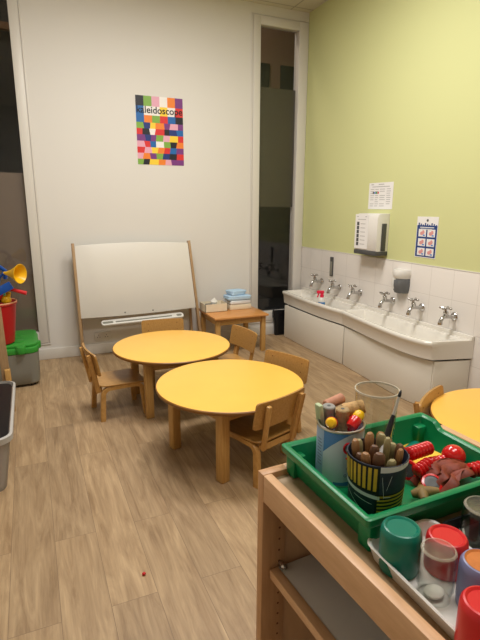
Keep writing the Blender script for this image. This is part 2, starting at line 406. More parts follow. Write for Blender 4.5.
# ------------------------------------------------------------------ round tables
def make_table(loc, rz, label):
    t = thing('round_table', label, 'table', loc, rz, 'round yellow tables')
    r = .414
    B().lathe([(0, .4205), (r-.012, .4205), (r-.006, .4195), (r-.005, .419), (r-.005, .412), (0, .412)], 96).build('laminate_top', 'table_yellow', t)
    B().lathe([(0, .397), (r-.008, .397), (r-.003, .400), (r, .406), (r, .414), (r-.004, .4185), (r-.0065, .4192), (r-.0075, .411), (0, .411)], 96).build('table_edge', 'edge_brown', t)
    rl = .325
    P = [(rl*math.cos(R(90*k)), rl*math.sin(R(90*k))) for k in range(4)]
    for k in range(4):
        x, y = P[k]
        b = B(); mx = Matrix.Translation((x, y, 0)) @ Matrix.Rotation(R(90*k+45), 4, 'Z')
        b.box(-.027, .027, -.027, .027, 0, .397, .007, 2, mx)
        b.build('leg', 'leg_wood', t)
    for k in range(4):
        a, c = Vector((*P[k], .362)), Vector((*P[(k+1) % 4], .362)); d = (c-a).normalized()
        B().bar(a+d*.025, c-d*.025, .02, .07, .003, up=(0, 0, 1)).build('apron', 'leg_wood', t)
    return t
make_table((.963, 2.352, 0), 61, 'round yellow-topped wooden table nearest the camera, standing in the middle of the floor')
make_table((.867, 3.206, 0), 45, 'round yellow-topped wooden table farther back, in front of the whiteboard easel')
make_table((2.03, 1.352, 0), 15, 'round yellow table cut off by the right edge of the photo, behind the green tray')

# ------------------------------------------------------------------ chairs (local: facing +x)
def make_chair(loc, rz, label):
    t = thing('child_chair', label, 'chair', loc, rz, 'small bentwood chairs')
    for s in (-1, 1):
        y = .125*s
        path = [(-.136, y*1.06, 0), (-.129, y*1.02, .10), (-.124, y, .165)]
        for k in range(7):
            a = R(180-90*k/6); path.append((-.080+.044*math.cos(a), y, .172+.044*math.sin(a)))
        path += [(0, y, .217)]
        for k in range(7):
            a = R(90-90*k/6); path.append((.095+.044*math.cos(a), y, .172+.044*math.sin(a)))
        path += [(.139, y, .165), (.146, y*1.02, .10), (.155, y*1.06, 0)]
        def prof(f, s=s):
            k = .011+.0035*abs(2*f-1)
            return [(-.014, -k), (-.012, -k-.0015), (.012, -k-.0015), (.014, -k), (.014, k), (.012, k+.0015), (-.012, k+.0015), (-.014, k)]
        b = B(); b.sweep(path, prof, up=(0, 1, 0)); b.build('leg_frame', 'chair_frame', t)
    # plywood seat, gently dished with a rounded outline
    n = 22; th = .010; bm = bmesh.new()
    out = []
    for x, y in rrect(-.150, .170, -.152, .152, .05, 8):
        k = 1 - .10*(.17-x)/.32
        out.append((x, y*k))
    rings = []
    for k, dz in ((.9, 0), (.985, 0), (1, -.003), (1, -.007), (.985, -th), (.9, -th)):
        rings.append([(x*k, y*k, .241+dz+.006*(max(0, -x)/.15)**2-.008*max(0, x/.17)**3) for x, y in out])
    b = B(); b.loft(rings); b.build('seat', 'chair_wood', t)
    B().bar((-.138, -.112, .212), (-.138, .112, .212), .022, .026, .004).build('rail', 'chair_frame', t)
    B().bar((.12, -.112, .212), (.12, .112, .212), .020, .024, .004).build('rail', 'chair_frame', t)
    for s in (-1, 1):
        b = B(); b.bar((-.150, .106*s, .200), (-.198, .118*s, .452), .024, .022, .005, up=(1, 0, 0)); b.build('back_post', 'chair_frame', t)
    # curved back panel
    N = 16; H = 8; W = .345; z0, z1 = .322, .470; th = .011
    def pt(u, v, off):
        y = (u-.5)*W; z = z0+(z1-z0)*v
        x = -.150-.048*((z-.2)/.252) + .012 + .020*(abs(2*u-1)**2) + off
        return (x, y, z)
    ol = []
    pr = rrect(0, W, 0, z1-z0, .024, 6)
    # build the panel by strips so it curves smoothly
    tb = bmesh.new(); fr = []; bk = []
    for i in range(N+1):
        u = (0, .006, .018, .03, .046, .12, .2, .3, .4)[i] if i <= 8 else 1-(0, .006, .018, .03, .046, .12, .2, .3, .4)[N-i]; u = .5 if i == 8 else u; e = min(u, 1-u)*W; cut = 0
        if e < .016: cut = .016-math.sqrt(max(0, .016**2-(.016-e)**2))
        v0 = cut/(z1-z0); v1 = 1-v0
        fr.append([tb.verts.new(pt(u, v0+(v1-v0)*j/H, th/2)) for j in range(H+1)])
        bk.append([tb.verts.new(pt(u, v0+(v1-v0)*j/H, -th/2)) for j in range(H+1)])
    for i in range(N):
        for j in range(H):
            tb.faces.new((fr[i][j], fr[i+1][j], fr[i+1][j+1], fr[i][j+1])); tb.faces.new((bk[i][j], bk[i][j+1], bk[i+1][j+1], bk[i+1][j]))
        tb.faces.new((fr[i][0], bk[i][0], bk[i+1][0], fr[i+1][0])); tb.faces.new((fr[i][H], fr[i+1][H], bk[i+1][H], bk[i][H]))
    for j in range(H):
        tb.faces.new((fr[0][j], fr[0][j+1], bk[0][j+1], bk[0][j])); tb.faces.new((fr[N][j], bk[N][j], bk[N][j+1], fr[N][j+1]))
    bmesh.ops.recalc_face_normals(tb, faces=tb.faces)
    b = B(); b._add(tb); b.build('back_panel', 'chair_wood', t)
    # screw heads on the panel front
    for s in (-1, 1):
        for z in (.385, .438):
            x, y, _ = pt(.5+s*.118/W, (z-z0)/(z1-z0), th/2)
            B().sphere((x, y, z), .004, (.4, 1, 1), 10).build('screw', 'pin_dark', t)
    return t
c0 = make_chair((.462, 3.18, 0), 6, 'small wooden chair on its own at the left of the farther round table, seen side-on')
def face(mid, heading, label):
    a = R(heading); dup(c0, (mid[0]+.185*math.cos(a), mid[1]+.185*math.sin(a), 0), heading, label)
face((1.085, 1.945), 109, 'small wooden chair tucked under the near round table, backrest and posts turned to the camera')
face((1.46, 3.242), 188, 'small wooden chair between the farther round table and the orange side table')
face((1.44, 2.54), 202.6, 'small wooden chair right of the near round table, inner backrest facing us')
face((.95, 3.80), 263, 'small wooden chair behind the farther round table, only its top showing before the whiteboard')
face((1.765, 1.69), -62, 'small wooden chair at the far left rim of the round table behind the green tray')

# ------------------------------------------------------------------ whiteboard easel
t = thing('whiteboard_easel', 'large white board on a leaning wooden easel frame against the back wall', 'whiteboard', (.87, 4.3, 0))
FY = lambda z: .045+.105*z/1.06          # front face of the leaning frame, local y
def ex(z, s): return (-.523-.008*(1-z/1.06)*0 if s < 0 else .523)
for s in (-1, 1):
    x = .528*s
    B().bar((x+(.012 if s < 0 else .085), FY(0)+.012, 0), (x, FY(1.06)+.012, 1.06), .024, .045, .003, up=(0, 1, 0)).build('front_post', 'easel_wood', t)
    B().bar((x*.965+(.01 if s < 0 else .06), .235, 0), (x*.965, FY(1.0)+.045, 1.0), .022, .04, .003, up=(0, 1, 0)).build('rear_post', 'easel_wood', t)
poly = []
W = .515
for i in range(13):
    f = i/12; poly.append((-W+(2*W+.050)*f, .402+.016*f-.010*math.sin(PI*f)))
for i in range(13):
    f = i/12; poly.append((W-2*W*f, 1.044+.018*math.sin(PI*f)))
ang = math.atan2(.105, 1.06)
mx = Matrix.Translation((0, FY(0), 0)) @ Matrix.Rotation(R(90)-ang, 4, 'X')
B().prism(poly, -.012, .006, .003, mx).build('board', 'whiteboard', t)
B().bar((-.515, FY(.46)+.03, .46), (.515, FY(.46)+.03, .46), .02, .04, .003).build('cross_rail', 'easel_wood', t)
B().box(-.50, .50, FY(.72)+.022, FY(.72)+.038, .66, .78).build('rear_brace', 'easel_wood', t)
b = B(); mt = Matrix.Translation((.045, FY(.352)-.012, .356)) @ Matrix.Rotation(R(-1.2), 4, 'Y') @ Matrix.Rotation(R(24), 4, 'X')
b.prism(rrect(-.385, .385, -.045, .03, .03, 6), -.010, .006, .004, mt)
b.box(-.36, .36, -.046, -.042, -.008, .009, .001, 2, mt)
tr = b.build('pen_tray', 'white_plastic', t)
b = B()
for x in (-.325, .365): b.prism(rrect(x-.05 if x < 0 else x-.05, x+.045 if x < 0 else x-.005+.005, -.026, .004, .014, 6), .0055, .0072, 0, mt)
b.prism(rrect(-.26, .27, -.022, -.004, .008, 4), .0055, .0072, 0, mt)
b.build('tray_recess', 'grey_box', tr)
b = B()
for x in (-.12, .14):
    b.sphere((x, FY(.43)-.007, .425), .007, (1, .5, 1), 10)
b.build('board_screw', 'dark_grey', t)

# socket behind the easel
t = thing('wall_socket', 'white double wall socket low on the wall behind the easel', 'socket', (.56, YB, .17))
B().box(-.073, .073, -.010, 0, -.043, .043, .003).build('face_plate', 'white_plastic', t)
b = B()
for x in (-.036, .036):
    for dx, dz in ((0, .012), (-.011, -.008), (.011, -.008)): b.box(x+dx-.003, x+dx+.003, -.0106, -.0098, dz-.004, dz+.004)
b.build('socket_holes', 'dark_grey', t)

# ------------------------------------------------------------------ side table and things on it
t = thing('side_table', 'small rectangular orange wooden table against the back wall', 'table', (1.775, 4.27, 0))
B().box(-.278, .272, -.26, .25, .357, .377, .005).build('tabletop', 'orange_wood', t)
for sx in (-1, 1):
    for sy in (-1, 1):
        B().box(sx*.235-.022, sx*.235+.022, sy*.205-.022, sy*.205+.022, 0, .357, .004).build('leg', 'leg_wood', t)
for sy in (-1, 1): B().box(-.215, .215, sy*.205-.009, sy*.205+.009, .295, .357).build('apron', 'leg_wood', t)
for sx in (-1, 1): B().box(sx*.235-.009, sx*.235+.009, -.185, .185, .295, .357).build('apron', 'leg_wood', t)

t = thing('tissue_box', 'cream open card box with tissues and a dark item on the orange table', 'box', (1.612, 4.365, .377), 0)
b = B()
b.box(-.115, .115, -.085, .085, 0, .004); b.box(-.115, .115, -.085, -.081, 0, .078); b.box(-.115, .115, .081, .085, 0, .078)
b.box(-.115, -.111, -.085, .085, 0, .078); b.box(.111, .115, -.085, .085, 0, .078)
b.build('box', 'cream_card', t)
b = B(); b.lathe([(0, 0), (.035, .0), (.042, .02), (.03, .06), (.036, .085), (.018, .105), (.006, .118), (0, .112)], 14, Matrix.Translation((.01, .03, .005)) @ Matrix.Rotation(.2, 4, 'X')); b.build('tissue', 'tissue', t)
B().box(-.085, -.02, -.06, .02, .004, .07, .008).build('wipe_packet', 'dark_grey', t)
def cloth(name, w_, d_, h_, m, loc, rz, label, cat, group=None, wav=.005, taper=.9):
    b = B(); rs = []
    base = rrect(-w_/2, w_/2, -d_/2, d_/2, .018, 5)
    for k, z in ((.96, 0), (1, h_*.2), (1.0, h_*.45), (.97, h_*.6), (1.0, h_*.75), (.98, h_*.92), (taper, h_), (taper*.5, h_*1.03)):
        rs.append([(x*k+wav*math.sin(31*y+z*90), y*k+wav*math.sin(27*x+z*70), z+(wav*.8*math.sin(23*x+19*y) if z > h_*.1 else 0)) for x, y in base])
    b.loft(rs); o = b.build(name, m); o.location = loc; o.rotation_euler = (0, 0, R(rz)); return tag(o, label, cat, group)
o = B(); o.box(-.115, .115, -.09, .09, 0, .05, .006); o = o.build('paper_pack', 'cream_card'); o.location = (1.878, 4.385, .377)
tag(o, 'cream flat packet at the bottom of the blue cloth pile on the orange table', 'packet')
cloth('folded_towel', .225, .175, .035, 'cloth_white', (1.878, 4.385, .430), 2, 'folded white cloth between the cream packet and the light blue cloths', 'cloth')
cloth('folded_cloth', .24, .18, .042, 'cloth_blue', (1.874, 4.385, .470), -3, 'lower of the two folded light blue cloths, spread wider over the white one', 'cloth', 'folded blue cloths')
cloth('folded_cloth', .16, .14, .045, 'cloth_blue', (1.862, 4.39, .517), 9, 'topmost smaller crumpled light blue cloth of the pile', 'cloth', 'folded blue cloths', .007, .6)

# black bin
t = thing('waste_bin', 'slim black lined bin squeezed between the window and the left sink', 'bin', (2.45, 4.534, 0))
b = B(); b.loft([ring(rrect(-.06, .07, -.024, .024, .016), 0), ring(rrect(-.078, .085, -.031, .031, .016), .26), ring(rrect(-.072, .079, -.026, .026, .012), .26), ring(rrect(-.055, .065, -.02, .02, .012), .02)]); b.build('bin_body', 'black', t)
b = B(); pl = rrect(-.080, .087, -.032, .032, .016, 6)
rs = []
for k, z in ((1, .19), (1.02, .23), (1.03, .262), (1.0, .277), (.9, .27), (.84, .22)):
    rs.append([(x*k*(1+.03*math.sin(9*i)), y*k*(1+.03*math.sin(7*i)), z+.008*math.sin(5*i)) for i, (x, y) in enumerate(pl)])
b.loft(rs, False, False); b.build('bin_bag', 'black_bag', t)

# ------------------------------------------------------------------ sinks
def make_sink(front, pfront, label, right_end):
    """front: [(y,x)] front line of the rim from far to near; rim at z .497"""
    t = thing('trough_sink', label, 'sink', (0, 0, 0), 0, 'trough sinks along the green wall')
    F = catmull([(x, y, 0) for y, x in front], 8); F = [(p.x, p.y) for p in F]
    xb = XR-.010
    n = len(F); y0, y1 = F[0][1], F[-1][1]
    def outline(fr, xbk, ya, yb):
        o = list(fr)
        m = 6
        o += [(fr[-1][0]+(xbk-fr[-1][0])*k/m, yb+(ybk_r-yb)*k/m) for k in range(1, m)] if False else [(fr[-1][0]+(xbk-fr[-1][0])*k/m, fr[-1][1]+(yb-fr[-1][1])*k/m) for k in range(1, m+1)]
        o += [(xbk, yb+(ya-yb)*k/(n-1)) for k in range(1, n)]
        o += [(xbk+(fr[0][0]-xbk)*k/m, ya+(fr[0][1]-ya)*k/m) for k in range(1, m)]
        return o
    def inset(d, db, de, drop=0):
        fr = []
        for i, (x, y) in enumerate(F):
            f = i/(n-1); yy = (y0-de)+((y1+de)-(y0-de))*f
            j = min(range(n), key=lambda k: abs(F[k][1]-yy)); 
            # interpolate the front curve at yy
            for k in range(n-1):
                if F[k][1] >= yy >= F[k+1][1]:
                    g = (F[k][1]-yy)/max(1e-9, F[k][1]-F[k+1][1]); xx = F[k][0]+(F[k+1][0]-F[k][0])*g; break
            else: xx = F[j][0]
            fr.append((xx+d, yy))
        ye = (y1-.075 if right_end else y1)
        return outline(fr, xb-db, y0-de, (ye if de <= 0 else y1+de-(.02 if right_end else 0)))
    Z = .497
    rings = [ring(inset(.014, 0, 0), .366), ring(inset(0.006, 0, 0), Z-.05), ring(inset(-.004, 0, 0), Z-.036), ring(inset(-.010, 0, 0), Z-.024), ring(inset(-.009, 0, 0), Z-.010), ring(inset(-.002, 0, 0), Z-.002), ring(inset(.008, 0, .006), Z),
             ring(inset(.024, .045, .022), Z-.002), ring(inset(.032, .052, .03), Z-.012), ring(inset(.045, .06, .045), Z-.07), ring(inset(.06, .07, .065), .396), ring(inset(.09, .09, .1), .388)]
    b = B(); b.loft(rings); b.build('basin', 'ceramic', t, 50)
    ye = y1-.075 if right_end else y1
    B().box(xb-.022, xb, ye, y0, Z-.01, Z+.028, .005).build('upstand', 'ceramic', t)
    # drain
    ym = (y0+y1)/2
    B().lathe([(0, .004), (.012, .004), (.022, .003), (.026, 0), (0, 0)], 24, Matrix.Translation((2.60, ym, .388))).build('drain', 'chrome', t)
    # cabinet panel below
    PF = catmull([(x, y, 0) for y, x in pfront], 8); PF = [(p.x, p.y) for p in PF]
    pl = PF + [(p[0]+.018, p[1]) for p in PF[::-1]]
    B().prism(pl, 0.004, .350, .002).build('front_panel', 'panel', t)
    if right_end:
        B().bar((PF[-1][0]+.004, PF[-1][1]-.006, .177), (xb, PF[-1][1]-.075, .177), .016, .346, .002).build('side_panel', 'panel', t)
    else:
        B().box(PF[0][0]+.02, xb, PF[0][1]-.02, PF[0][1]-.004, .004, .350).build('side_panel', 'panel', t)
    pk = [(x+.03, y) for x, y in PF]; pl = pk + [(xb, PF[-1][1]), (xb, PF[0][1])]
    pl2 = [(x, min(max(y, PF[-1][1]+.02), PF[0][1]-.03)) for x, y in pl]
    b = B(); b.prism(pl2, 0, .3655); b.build('carcass', 'dark_grey', t)
    return t
make_sink([(4.495, 2.462), (4.1, 2.440), (3.73, 2.432), (3.407, 2.456)], [(4.44, 2.455), (3.9, 2.445), (3.392, 2.472)], 'left white trough sink with three taps and a spray bottle in it', False)
make_sink([(3.403, 2.456), (3.15, 2.424), (2.90, 2.394), (2.67, 2.374), (2.52, 2.374), (2.40, 2.392), (2.326, 2.424)], [(3.380, 2.474), (2.95, 2.440), (2.60, 2.418), (2.45, 2.428), (2.345, 2.462)], 'right white trough sink with three taps below the soap dispenser', True)

# taps
def make_tap(loc, label):
    t = thing('tap', label, 'tap', loc, 0, 'chrome cross-head taps')
    B().lathe([(0, 0), (.026, 0), (.027, .004), (.022, .010), (.014, .014), (.012, .03), (0, .03)], 24, Matrix.Rotation(R(-90), 4, 'Y')).build('wall_plate', 'chrome', t)
    b = B(); b.tube([(-.02, 0, 0), (-.06, 0, .004), (-.085, 0, .006), (-.102, 0, -.002), (-.113, 0, -.018), (-.117, 0, -.034)], [.0125, .0125, .0125, .012, .0125, .0135], 14)
    b.tube([(-.117, 0, -.030), (-.118, 0, -.044)], .015, 14); b.build('spout', 'chrome', t)
    b = B(); b.lathe([(.014, 0), (.014, .02), (.016, .024), (.016, .034), (.009, .040), (.009, .055), (0, .055)], 18, Matrix.Translation((-.072, 0, .004)) @ Matrix.Rotation(R(-12), 4, 'Y')); b.build('valve', 'chrome', t)
    b = B(); c = Vector((-.083, 0, .062))
    for a in (20, 110):
        d = Vector((math.cos(R(a)), math.sin(R(a)), 0))*.034
        b.tube([c-d, c-d*.4, c+d*.4, c+d], [.0075, .0055, .0055, .0075], 10)
        b.sphere(c-d, .0085); b.sphere(c+d, .0085)
    b.sphere(c, .012, (1, 1, .8)); b.build('cross_handle', 'chrome', t)
    return t
# tap wall positions, left to right
T0 = [(4.152, .634), (3.838, .617), (3.517, .617), (3.083, .622), (2.756, .628), (2.442, .622)]
LB = ['leftmost chrome tap, over the far end of the left sink', 'middle chrome tap of the left sink, right of the grey strip', 'third chrome tap from the left, at the near end of the left sink',
      'chrome tap left of the soap dispenser over the right sink', 'chrome tap just below and right of the soap dispenser', 'rightmost chrome tap, over the near end of the right sink']
tp = make_tap((XR-.008, *T0[0]), LB[0]); tp.scale = (1.1,)*3
for (y, z), l in list(zip(T0, LB))[1:]: dup(tp, (XR-.008, y, z), 0, l)

# spray bottle in the left sink
t = thing('spray_bottle', 'small spray bottle with pink-red trigger standing in the left sink', 'bottle', (2.545, 3.87, .397), 150)
B().lathe([(0, 0), (.03, 0), (.033, .006), (.033, .10), (.026, .122), (.014, .135), (.013, .15), (0, .15)], 24).build('bottle_body', 'white_plastic', t)
B().lathe([(.0335, .05), (.0337, .051), (.0337, .085), (.0335, .086)], 24).build('bottle_label', 'bottle_blue', t)
B().lathe([(.0145, .125), (.019, .128), (.019, .155), (.0145, .158)], 20).build('collar', 'pink_plastic', t)
b = B(); b.box(-.02, .05, -.012, .012, .165, .195, .006); b.box(-.012, .012, -.01, .01, .15, .17, .003); b.bar((.03, 0, .168), (.042, 0, .13), .010, .012, .002); b.build('trigger_head', 'pink_plastic', t)

# ------------------------------------------------------------------ wall things
# soap dispenser
t = thing('soap_dispenser', 'white and smoked grey soap dispenser on the tiles above the right sink', 'dispenser', (XR-.008, 2.975, .71))
def front_prof(w_, h_, d_, z0, z1, name, m, x0=0, tp_=1):
    b = B(); p = []
    for i in range(13):
        a = R(-90+15*i); p.append((-d_*math.cos(a)*1.0, w_/2*math.sin(a)))
    p = [(-0.0, -w_/2)]+p[1:-1]+[(0, w_/2)]
    b.loft([[(x*.86*tp_, y*.86, z0) for x, y in p], [(x*tp_, y*.93, z0+.02) for x, y in p], [(x, y, (z0+z1)/2) for x, y in p], [(x, y, z1-.015) for x, y in p], [(x*.9, y*.96, z1) for x, y in p]])
    return b.build(name, m, t)
front_prof(.145, .1, .085, .0, .115, 'reservoir', 'soap_clear', tp_=.95)
front_prof(.155, .1, .095, .116, .185, 'cover', 'white_plastic')
B().box(-.080, -.055, -.0, .045, .03, .115, .006).build('soap_window', 'white_plastic', t)
# paper towel dispenser
t = thing('towel_dispenser', 'white paper towel dispenser with instruction sheet on the green wall', 'dispenser', (XR, 3.345, 1.0))
D = .125
b = B(); pf = [(0, .0), (-D+.02, .0), (-D, .03), (-D, .29), (-D+.015, .318), (-D+.04, .325), (0, .325)]
b.prism([(x, z) for x, z in pf], -.145, .145, .006, Matrix(((1, 0, 0, 0), (0, 0, 1, 0), (0, 1, 0, 0), (0, 0, 0, 1)))); b.build('housing', 'white_plastic', t)
b = B(); b.box(-D-.003, -.002, -.148, .148, -.018, .020, .008); b.build('base_tray', 'dark_grey', t)
B().box(-.078, -.030, -.149, -.1445, .02, .245, .010).build('side_window', 'dark_grey', t)
nt_ = B().box(-D-.0022, -D-.0002, -.03, .143, .03, .318).build('instruction_sheet', 'paper_white', t)
for k in range(6): B().box(-D-.0032, -D-.0020, .088, .118, .055+.034*k, .084+.034*k).build('pictogram', 'dark_grey', nt_)
b = B()
for k in range(6):
    b.box(-D-.0030, -D-.0020, .005, .068, .066+.034*k, .071+.034*k)
b.box(-D-.003, -D-.002, 0, .11, .272, .277); b.box(-D-.003, -D-.002, -.01, .01, .295, .301); b.box(-D-.003, -D-.002, .10, .125, .295, .301)
b.build('printed_lines', 'paper_grey', nt_)
# notice above it
t = thing('notice', 'white printed notice sheet on the green wall above the towel dispenser', 'notice', (XR, 3.337, 1.468))
B().box(-.0025, -.0005, -.152, .152, -.108, .108).build('sheet', 'paper_white', t)
b = B()
for k in range(9):
    for (a0, a1) in ((.08, .13), (.025, .07), (-.06, .01), (-.13, -.075)):
        if random.random() < .85: b.box(-.0033, -.0024, a0+random.uniform(0, .012), a1, .052-.017*k, .057-.017*k)
b.box(-.0033, -.0024, -.11, .11, .072, .078); b.box(-.0033, -.0024, .09, .125, .09, .097); b.box(-.0033, -.0024, -.04, .03, .09, .097)
b.build('printed_lines', 'paper_grey', t)
for y, m in ((.092, 'dark_grey'), (.072, 'tin_blue'), (.052, 'green_lid'), (.030, 'red_cap')):
    B().box(-.0040, -.0024, y-.008, y+.008, .018, .034).build('print_block', m, t)
# hand washing poster
t = thing('hand_washing_poster', 'small navy and white picture poster with six panels on the green wall', 'poster', (XR, 2.782, 1.157))
B().box(-.0025, -.0005, -.105, .105, -.152, .152).build('sheet', 'paper_white', t)
b = B(); b.box(-.0033, -.0024, -.100, .100, -.146, .088)
for k in range(9): b.box(-.0033, -.0024, -.095+.0215*k, -.083+.0215*k, .087, .094+.006*(k % 3))
b.build('blue_field', 'navy', t)
b = B()
for i in range(2):
    for j in range(3): b.box(-.0042, -.0032, -.084+.089*i, -.009+.089*i, -.136+.070*j, -.080+.070*j)
b.box(-.0042, -.0032, -.07, .07, .070, .076); b.box(-.0042, -.0032, -.05, .06, .058, .063)
b.build('picture_panel', 'paper_white', t)
b2 = B(); hm = mat('skin pink print', srgb(216, 150, 148), .6)
for i in range(2):
    for j in range(3):
        y, z = -.046+.089*i, -.108+.070*j
        b = B(); b.sphere((-.0045, y+.006, z-.004), .014, (.06, 1.2, 1), 12); b.sphere((-.0045, y-.010, z+.005), .013, (.06, 1, 1.2), 12); b.build('hand_print', hm, t)
        b2.box(-.0052, -.0042, y-.028, y-.008, z-.022, z-.012)
b2.build('print_block', 'tin_blue', t)
b = B(); b.lathe([(0, -.0034), (.010, -.0034), (.010, -.0024), (0, -.0024)], 16, Matrix.Translation((0, 0, .125)) @ Matrix.Rotation(R(90), 4, 'Y')); b.build('crest_mark', 'dark_grey', t)
# grey strip on the tiles
t = thing('wall_strip', 'dark grey upright strip fixed on the tiles between the two leftmost taps', 'strip', (XR-.008, 3.985, .803))
B().box(-.012, 0, -.026, .026, -.095, .095, .010, 3).build('strip_body', 'dark_grey', t)
B().box(-.0135, -.011, -.018, .018, -.085, .05, .001).build('strip_face', 'grey_box', t)

# patchwork poster on the back wall
t = thing('poster', 'colourful patchwork square poster reading kaleidoscope on the white back wall', 'poster', (1.191, YB, 2.046), 0)
PW, PH = .436, .588
B().box(-PW/2, PW/2, -.0022, -.0004, -PH/2, PH/2).build('sheet', 'paper_white', t)
pal = dict(k=(28, 28, 38), g=(126, 170, 70), p=(226, 166, 186), w=(238, 232, 228), o=(236, 130, 48), v=(120, 56, 128), b=(30, 100, 170), y=(244, 206, 60), r=(214, 48, 48), m=(196, 80, 130), n=(34, 52, 120))
rows = ['kgpwov', 'bwwywr', 'bogrbk', 'gnyovpv', 'rkwrknb', 'vnvgpyr', 'prbwgko', 'rpyorbv', 'povgnkr', 'gkyopvv']
hs = [1.4, 1.25, 1.0, .85, .85, .9, .85, .85, .85, .8]
tot = sum(hs); z = PH/2; tb = bmesh.new(); keys = list(pal)
for i, row in enumerate(rows):
    h = hs[i]/tot*PH; n = len(row)
    jt = (lambda: random.uniform(-.013, .013)) if i > 2 else (lambda: 0)
    xa = [-PW/2]+[-PW/2+PW*k/n+jt() for k in range(1, n)]+[PW/2]; xc = [-PW/2]+[x+jt() for x in xa[1:-1]]+[PW/2]
    for k, c in enumerate(row):
        f_ = tb.faces.new([tb.verts.new(v) for v in ((xc[k], -.0024, z-h), (xc[k+1], -.0024, z-h), (xa[k+1], -.0024, z), (xa[k], -.0024, z))]); f_.material_index = keys.index(c)
    z -= h
bmesh.ops.remove_doubles(tb, verts=tb.verts, dist=1e-5)
me = bpy.data.meshes.new('patchwork_print'); tb.to_mesh(me); tb.free()
for k in keys: me.materials.append(mat('print '+k, srgb(*pal[k]), .45))
o = bpy.data.objects.new('patchwork_print', me); COL.objects.link(o); o.parent = t
b = B(); b.text('kaleidoscope', .082, Matrix.Translation((0, -.0036, PH/2-.119)) @ Matrix.Rotation(R(90), 4, 'X')); b.build('title_lettering', 'stripe_black', t)

# ------------------------------------------------------------------ left side
t = thing('toy_chest', 'grey plastic chest with a green jigsaw-shaped lid at the left wall end', 'toy box', (-.235, 4.13, 0))
b = B(); rs = []
for z, k in ((.02, .92), (.03, .955), (.12, .98), (.255, 1)): rs.append(ring([(x*k, y*k) for x, y in rrect(-.225, .225, -.245, .27, .07, 8)], z))
b.loft(rs); b.build('chest_body', 'grey_box', t)
for sx in (-1, 1):
    for sy in (-1, 1): B().lathe([(0, 0), (.02, 0), (.02, .022), (0, .022)], 14, Matrix.Translation((sx*.16, sy*.18, 0))).build('foot', 'black', t)
# lid with jigsaw notches in its front edge
pl = rrect(-.225, .228, -.25, .275, .075, 8)
lid = B(); lid.prism(pl, .256, .30, .008)
def knob(cx, cy, r): return [(cx+r*math.cos(2*PI*i/20), cy+r*math.sin(2*PI*i/20)) for i in range(20)]
lid.prism([(x*.96, y*.95+.012) for x, y in pl], .30, .322, .008)
lid.prism(knob(.10, -.245, .035), .262, .318, .006); lid.prism(knob(.215, -.12, .03), .262, .318, .006)
lid.build('lid', 'green_lid', t)
b = B(); b.prism(knob(.08, -.10, .045), .322, .327, .002); b.prism(knob(.02, .08, .045), .322, .327, .002); b.box(.03, .09, -.12, .10, .322, .326, .002); b.build('jigsaw_ridge', 'green_lid', t)

t.scale = (1, 1, 1.06)
t = thing('bucket', 'red plastic bucket full of toys standing on the green chest lid', 'bucket', (-.285, 4.02, .347))
B().lathe([(0, 0), (.105, 0), (.112, .006), (.148, .30), (.156, .306), (.156, .318), (.150, .320), (.144, .312), (.108, .012), (0, .012)], 48).build('bucket_body', 'red_plastic', t)
B().lathe([(.149, .316), (.157, .316), (.158, .322), (.153, .326), (.148, .322)], 48, closed=True).build('rim', mat('tan rim', srgb(214, 150, 110), .4), t)
# toys in bucket
B1 = Vector((-.30, 4.02, .327))
def top(name, m, label, cat, build):
    b = B(); build(b); o = b.build(name, m); return tag(o, label, cat)
t = thing('toy_horn', 'yellow toy horn with a flared bell sticking out of the red bucket', 'toy horn', (-.178, 3.95, .890))
dirv = aim((0, 0, 0), (1, -.75, .0))
B().lathe([(.012, -.02), (.014, .0), (.030, .045), (.056, .09), (.070, .112), (.073, .118), (.070, .119), (.053, .095), (.026, .045), (.010, 0)], 32, dirv).build('bell', 'yellow_plastic', t)
B().tube([(-.02, .003, 0), (-.05, .02, -.03), (-.07, .04, -.10), (-.08, .05, -.20), (-.085, .05, -.30)], .011, 12).build('horn_pipe', 'blue_plastic', t)
top('toy_hoop', 'blue_plastic', 'blue curved plastic toy arching above the bucket rim at the left edge', 'toy', lambda b: b.tube([(-.36, 4.0, .62), (-.37, 3.98, .78), (-.34, 3.97, .90), (-.28, 3.98, .945), (-.225, 4.0, .935), (-.19, 4.02, .90), (-.195, 4.03, .84)], .016, 14))
top('toy_spade', 'blue_plastic', 'blue flat toy spade lying across the bucket just under the horn', 'toy', lambda b: (b.bar((-.34, 3.88, .715), (-.15, 3.86, .815), .012, .06, .005), b.bar((-.34, 3.885, .72), (-.355, 3.96, .50), .024, .024, .005)))
top('toy_stick', 'red_cap', 'dark red stick toy poking out to the right over the bucket rim', 'toy', lambda b: (b.tube([(-.30, 3.96, .60), (-.20, 3.92, .785)], .012, 10), b.tube([(-.21, 3.92, .792), (-.14, 3.90, .77), (-.055, 3.88, .742)], [.016, .013, .015], 12)))
top('toy_rattle', 'yellow_plastic', 'yellow looped plastic toy standing up inside the red bucket', 'toy', lambda b: (b.tube([(-.31, 3.97, .50), (-.26, 3.945, .70), (-.21, 3.94, .765), (-.180, 3.95, .74), (-.195, 3.97, .66), (-.22, 3.99, .50)], .018, 12), b.sphere((-.20, 3.95, .69), .035)))
top('toy_ball', 'green_plastic', 'dark green ball half hidden behind the blue toys in the bucket', 'toy', lambda b: b.sphere((-.25, 4.07, .70), .05))
top('toy_block', 'grey_box', 'pale grey toy block low in the red bucket beside the yellow loop', 'toy', lambda b: b.box(-.33, -.25, 3.9, 3.95, .56, .665, .01))

